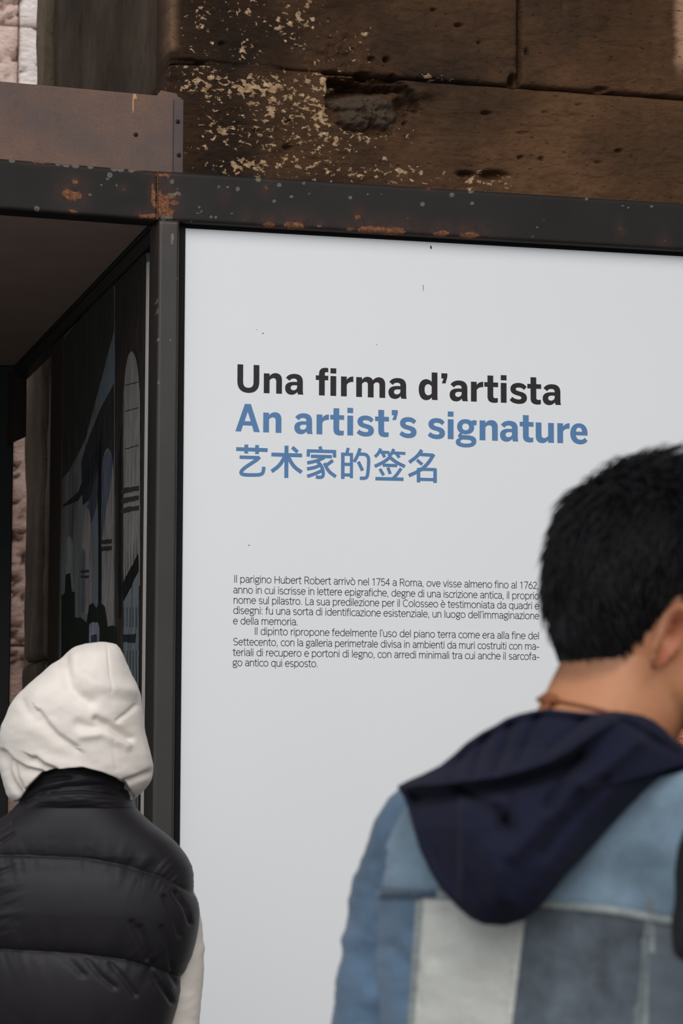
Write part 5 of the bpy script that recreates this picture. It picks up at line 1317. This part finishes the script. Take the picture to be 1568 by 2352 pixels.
def hood_thick(px, py, s):
    T = .046 * np.power(np.clip(1 - s ** 3.2, 0, 1), .5)
    rim = [(900, 1812), (960, 1806), (1010, 1803), (1065, 1797), (1150, 1785), (1215, 1768), (1260, 1752), (1305, 1728), (1345, 1700), (1385, 1672), (1420, 1648)]
    d, sg = pdist(px, py, rim)
    below = sg > 0
    e = np.clip(1 - s, 0, 1); fade = sstep(0, .10, e)
    T = T + fade * np.where(below, .012 * np.exp(-(d / 9) ** 2) - .026 * np.exp(-((d - 26) / 20) ** 2) * sstep(1400, 1300, px), .012 * np.exp(-(d / 26) ** 2))
    T = T - fade * .016 * np.where(below, 0, sstep(10, 60, d))
    for dep, w, pts in [(.020, 15, [(1062, 1815), (1100, 1838), (1140, 1862), (1168, 1902)]), (.012, 14, [(1325, 1745), (1290, 1790), (1262, 1850)]), (.012, 12, [(1118, 1690), (1100, 1730), (1088, 1780)]), (.011, 11, [(1172, 1668), (1160, 1710), (1138, 1770)]), (.010, 11, [(1238, 1640), (1216, 1690), (1190, 1750)]),
                        (.008, 12, [(1070, 1720), (1052, 1760), (1040, 1795)]), (.010, 10, [(1345, 1650), (1300, 1690), (1262, 1720)]), (-.009, 26, [(1330, 1800), (1240, 1890), (1180, 1960)]), (.007, 16, [(1390, 1800), (1300, 1890), (1250, 1960)]), (-.010, 30, [(1130, 1960), (1150, 2060)]), (.004, 4, [(1058, 1880), (1060, 1950), (1076, 2010), (1105, 2070), (1150, 2118)]),
                        (.008, 12, [(1180, 1830), (1170, 1880), (1150, 1900)]), (-.008, 18, [(1470, 1700), (1400, 1760), (1340, 1800)]), (.009, 12, [(1420, 1650), (1500, 1700), (1560, 1730)])]:
        dd, _ = pdist(px, py, pts); T = T - fade * dep * np.exp(-(dd / w) ** 2)
    T = T - fade * .018 * sstep(1062, 1048, px) * sstep(1815, 1840, py) * sstep(2090, 2000, py)
    T = T + fade * .003 * fbm(px / 60, py / 60, 0, 3, 33)
    return T
V = []; Fc = []
for s in S_:
    X = ctr[0] + (ox - ctr[0]) * s; Y = ctr[1] + (oy - ctr[1]) * s
    dd = hood_base(X, Y) - .006 - hood_thick(X, Y, np.full_like(X, s))
    V += [onD(a, b, DB + c) for a, b, c in zip(X, Y, dd)]
for s in S_[::-1][1:]:
    X = ctr[0] + (ox - ctr[0]) * s; Y = ctr[1] + (oy - ctr[1]) * s
    dd = hood_base(X, Y) + .02 * np.power(np.clip(1 - s ** 3, 0, 1), .5)
    V += [onD(a, b, DB + c) for a, b, c in zip(X, Y, dd)]
V, Fc = cap_loft(np.array(V), len(S_) * 2 - 1, 360)
fix_normals(mesh('hood', V, Fc, M_navy, pb, world=True))
# collar of the hoodie closing round the neck
nr, nc = 50, 120
V, N = rows_loft([(1652, 1262, 1490, .060, .07, .01), (1660, 1240, 1505, .075, .085, .01), (1695, 1205, 1535, .088, .10, .01), (1740, 1160, 1600, .095, .11, .01), (1800, 1120, 1680, .10, .11, .01)], DB, nr, nc, 2.1, .3)
px, py = proj(V)
V, Fc = cap_loft(V + N * (.003 * fbm(px / 50, py / 30, 0, 3, 5))[:, None], nr, nc)
fix_normals(mesh('hoodie_collar', V, Fc, M_navy, pb, world=True))

# hair
def head_R(z, yq):   # helper: surface point of the head for direction (azimuth, height)
    pass
nz, n = 130, 160
T = catmull(HEAD, nz); t = np.linspace(0, 2 * math.pi, n, endpoint=False); V = []
for z, yf, yb, w in T: V.append(np.stack([w * np.cos(t), (yf + yb) / 2 + (yf - yb) / 2 * np.sin(t), np.full(n, z)], 1))
V = np.array(V); cen = np.array([0, -.008, .015]); N = V - cen; N /= np.linalg.norm(N, axis=2)[:, :, None]
Vf, Nf = V.reshape(-1, 3), N.reshape(-1, 3)
above = Vf[:, 2] - hair_line(Vf[:, 1])
thick = .0175 * sstep(-.004, .085, above) + .0032 * sstep(0, .006, above)
thick += .003 * sstep(.07, .12, Vf[:, 2])
thick = thick * (1 - .75 * sstep(-.05, .02, Vf[:, 1]) * sstep(.05, .1, Vf[:, 2]))
thick = np.where(above > 0, thick, -.003)
tn = fbm(Vf[:, 0] * 45, Vf[:, 1] * 45, Vf[:, 2] * 22, 4, 61)
thick = thick + .006 * tn * sstep(.0, .05, above)
Hv = Vf + Nf * thick[:, None]
M_hair = Mat('black_hair', .55, .22)
_n = M_hair.noise(60, 5, .7, (1, 1, .3)); M_hair.col(M_hair.ramp(_n, [(.3, srgb(6, 6, 8)), (.7, srgb(14, 15, 18))])); M_hair.bump(M_hair.noise(220, 3, .7, (1, 1, .12)), .6, .003); M_hair = M_hair.m
HV, HF = cap_loft(Hv, nz, n)
hair = fix_normals(mesh('hair', to_local(pb, HV @ (np.array(Matrix.Rotation(pb.rotation_euler.z, 3, 'Z')) @ HRb).T + hb_w), HF, M_hair, pb))
# locks: short tapered tufts over the cap, longer and lifted on the crown
rng = np.random.RandomState(3)
WR = np.array(Matrix.Rotation(pb.rotation_euler.z, 3, 'Z')) @ HRb
idx = np.nonzero(above > .002)[0]; LV = []; LF_ = []
pick = rng.choice(idx, 7500)
for i in pick:
    p = Hv[i] * 1.0; nn = Nf[i]; z = Vf[i, 2]; ab = above[i]
    p = p - nn * .004 + rng.normal(0, .0015, 3)
    crown = float(sstep(.06, .11, z))
    fl = np.array([nn[0] * .9, -.15 + .1 * rng.randn(), -1.0]); 
    if crown > .1: fl = fl * (1 - crown) + crown * np.array([nn[0] * .8 + rng.randn() * .35, .7 + rng.randn() * .4, .15 + rng.randn() * .3])
    fl = fl - nn * (fl @ nn); fl /= np.linalg.norm(fl) + 1e-9
    L = (.010 + .014 * float(sstep(0, .05, ab)) + .016 * crown) * rng.uniform(.6, 1.25)
    lift = (.05 + .16 * crown + .12 * rng.rand()) * (1 if ab > .02 else .4)
    w = .0010 + .0012 * rng.rand() * (1 if ab > .02 else .5)
    sd = np.cross(nn, fl); o = len(LV)
    for k, tt in enumerate((0, .35, .7, 1)):
        c = p + fl * L * tt + nn * (L * lift * math.sin(tt * 2.2)) + sd * L * .12 * math.sin(tt * 3 + i)
        ww = w * (1, .9, .6, .05)[k]
        LV += [c + sd * ww, c + nn * ww * .8, c - sd * ww]
    for k in range(3):
        a = o + 3 * k
        LF_ += [(a, a + 1, a + 4, a + 3), (a + 1, a + 2, a + 5, a + 4), (a + 2, a, a + 3, a + 5)]
# a few loose strands arching over the crown
for _ in range(420):
    a = rng.uniform(-1.2, 1.2); yy = rng.uniform(-.06, .06); xx = rng.uniform(-.04, .04)
    yy -= .035; zz = .113 + .008 - (xx / .08) ** 2 * .03 - ((yy + .02) / .1) ** 2 * .035
    p = np.array([xx, yy, zz]); o = len(LV); dr = np.array([rng.randn() * .5, .9 + .4 * rng.randn(), 0]); dr /= np.linalg.norm(dr); L = rng.uniform(.02, .045); h = rng.uniform(.15, .5); sd = np.cross(dr, [0, 0, 1.0])
    for k, tt in enumerate((0, .33, .66, 1)):
        c = p + dr * L * tt + np.array([0, 0, 1]) * L * h * math.sin(tt * 2.6); ww = (.0007, .0006, .0005, .0001)[k]
        LV += [c + sd * ww, c + np.array([0, 0, ww]), c - sd * ww]
    for k in range(3):
        q_ = o + 3 * k
        LF_ += [(q_, q_ + 1, q_ + 4, q_ + 3), (q_ + 1, q_ + 2, q_ + 5, q_ + 4), (q_ + 2, q_, q_ + 3, q_ + 5)]
LV = np.array(LV) @ WR.T + hb_w
mesh('hair_locks', LV, LF_, M_hair, pb, world=True, kind='stuff')
# cord round the neck with its knot at the nape
M_cord = plain('brown_leather_cord', srgb(128, 74, 46), .6, .3)
cp = [(1262, 1607, -.005), (1276, 1609, -.05), (1290, 1612, -.050), (1315, 1617, -.06), (1340, 1622, -.064), (1365, 1628, -.06), (1390, 1634, -.068), (1415, 1642, -.06), (1440, 1652, -.060), (1490, 1676, -.035), (1520, 1700, .01), (1500, 1690, .05), (1440, 1660, .075), (1360, 1630, .07), (1290, 1612, .045), (1254, 1604, .02)]
_bo = [o for o in pb.children if o.name.startswith('body')][0]
_mw = Matrix.Translation(pb.location) @ Matrix.Rotation(pb.rotation_euler.z, 4, 'Z')
_bb = BVHTree.FromPolygons([_mw @ v.co for v in _bo.data.vertices], [tuple(p.vertices) for p in _bo.data.polygons])
def on_body(a, b, lift):
    h = _bb.ray_cast(Vector(CAM), Vector(ray(a, b)).normalized())
    if h[0] is None or (np.array(h[0]) - CAM) @ CF > DB + .1: return onD(a, b, DB + .0)
    return np.array(h[0]) - FH * lift
cP = [on_body(a, b, .0012) if c < 0 else onD(a, b, DB + .005 + c) for a, b, c in cp]
v, f = sweep(cP + [cP[0]], [.0016] * (len(cP) + 1), 8, None, 6, False)
cord = fix_normals(mesh('neck_cord', v, f, M_cord, pb, world=True))
v, f = sweep([on_body(1262, 1607, .003) - RH * .010, on_body(1262, 1607, .004) - RH * .004, on_body(1268, 1610, .004), on_body(1279, 1612, .003)], [.0022, .006, .0058, .002], 12)
px, py = proj(v); v = v + RH * (.0012 * np.sin(px * .9))[:, None]
fix_normals(mesh('cord_knot', v, f, M_cord, pb, world=True))
v, f = sweep([on_body(1264, 1609, .005), on_body(1264, 1620, .005) - RH * .003, on_body(1264, 1632, .006) - RH * .004], [.0035, .0028, .001], 10)
fix_normals(mesh('cord_end', v, f, M_cord, pb, world=True))

# black bag on his right shoulder
M_bag = plain('black_bag_nylon', srgb(22, 22, 25), .6, .3, var=.2, scale=300, bump=.2)
bc = onD(1690, 2040, DB - .265)
bag = thing('shoulder_bag', 'black bag hanging behind the man\'s right shoulder at the photo\'s right edge', 'bag', loc=tuple(bc), rz=-YAW)
nr, nc = 60, 90
V, N = rows_loft([(1862, 1640, 1740, .015, .02), (1868, 1606, 1780, .028, .03), (1900, 1578, 1815, .038, .035), (1940, 1562, 1832, .042, .036), (2000, 1553, 1842, .044, .036), (2075, 1549, 1846, .045, .036), (2133, 1543, 1850, .045, .036), (2175, 1545, 1848, .042, .036), (2205, 1560, 1830, .032, .03), (2217, 1590, 1800, .015, .02)], DB - .265, nr, nc, 2.8)
px, py = proj(V); V, Fc = cap_loft(V + N * (.0012 * fbm(px / 40, py / 40, 0, 3, 8))[:, None], nr, nc)
fix_normals(mesh('bag_body', V, Fc, M_bag, bag, world=True))
v, f = sweep([onD(1650, 1880, DB - .262), onD(1665, 1800, DB - .22), onD(1690, 1725, DB - .09), onD(1690, 1740, DB + .03), onD(1700, 1800, DB + .09), onD(1715, 1920, DB + .13)], [.014] * 6, 14, (FH, .25), 8)
fix_normals(mesh('bag_strap', v, f, M_bag, bag, world=True))

# ------------------------------------------------------------------ third person beyond the man, a sliver of pink
DC = 5.0
gc = onD(1790, 1733, DC + .01)
pc = thing('person', 'person in a fuzzy salmon-pink top, a sliver showing past the man\'s chin', 'person', loc=(gc[0], gc[1], 0), rz=-(YAW - R(5)))
hc = to_local(pc, onD(1795, 1545, DC + .01))
SLC = [[(1792 + q * sx, y, o) for q, y, o in ((200, 1735, .01), (218, 1830, .02), (228, 1950, .03), (234, 2070, .04), (228, 2150, .06), (200, 2200, .16), (178, 2235, .24))] for sx in (1, -1)]
figure(pc, 1.02, hc, rotm(R(8), R(-4)), [armof(pc, SLC[0], DC, (0, .2, -1), -.02), armof(pc, SLC[1], DC, (0, .2, -1), .02)], SK1, .005)
M_pinkk = Mat('salmon_fleece', .95, .1)
_v = M_pinkk.voro(260); M_pinkk.col(M_pinkk.ramp(_v, [(.15, srgb(224, 160, 136)), (.6, srgb(178, 108, 88))])); M_pinkk.bump(_v, .8, .004); M_pinkk = M_pinkk.m
clothes_below(pc, 1.02, M_navyt, M_shoe, 1.12)
V, N = rows_loft([(1640, 1745, 1850, .05, .06), (1650, 1640, 1950, .07, .07), (1664, 1572, 2010, .085, .08), (1690, 1545, 2030, .10, .09), (1730, 1548, 2036, .115, .10), (1800, 1540, 2044, .125, .12), (1950, 1552, 2032, .13, .12), (2200, 1570, 2015, .13, .12), (2330, 1566, 2020, .125, .12), (2340, 1580, 2005, .11, .11)], DC, 120, 120, 2.4)
px, py = proj(V); V, Fc = cap_loft(V + N * (.004 * fbm(px / 30, py / 40, 0, 4, 28))[:, None], 120, 120)
fix_normals(mesh('fleece_top', V, Fc, M_pinkk, pc, world=True))
for k_, P_ in enumerate(SLC): sleeve(pc, P_, [.054, .054, .053, .052, .050, .046, .040], M_pinkk, DC, 30 + k_)
V, N = rows_loft([(1396, 1780, 1812, .02, .03), (1402, 1752, 1838, .045, .06), (1420, 1716, 1874, .085, .10), (1450, 1696, 1892, .108, .122), (1490, 1688, 1898, .116, .115), (1515, 1687, 1899, .118, .085), (1550, 1688, 1898, .115, .07), (1600, 1694, 1890, .11, .03), (1650, 1702, 1880, .10, .0), (1690, 1712, 1870, .095, -.03)], DC, 80, 100, 2.2)
px, py = proj(V); V, Fc = cap_loft(V + N * (.004 * fbm(px / 8, py / 60, 0, 3, 44))[:, None], 80, 100)
fix_normals(mesh('hair', V, Fc, plain('brown_hair', srgb(58, 40, 30), .5, .4, var=.3, scale=80), pc, world=True))
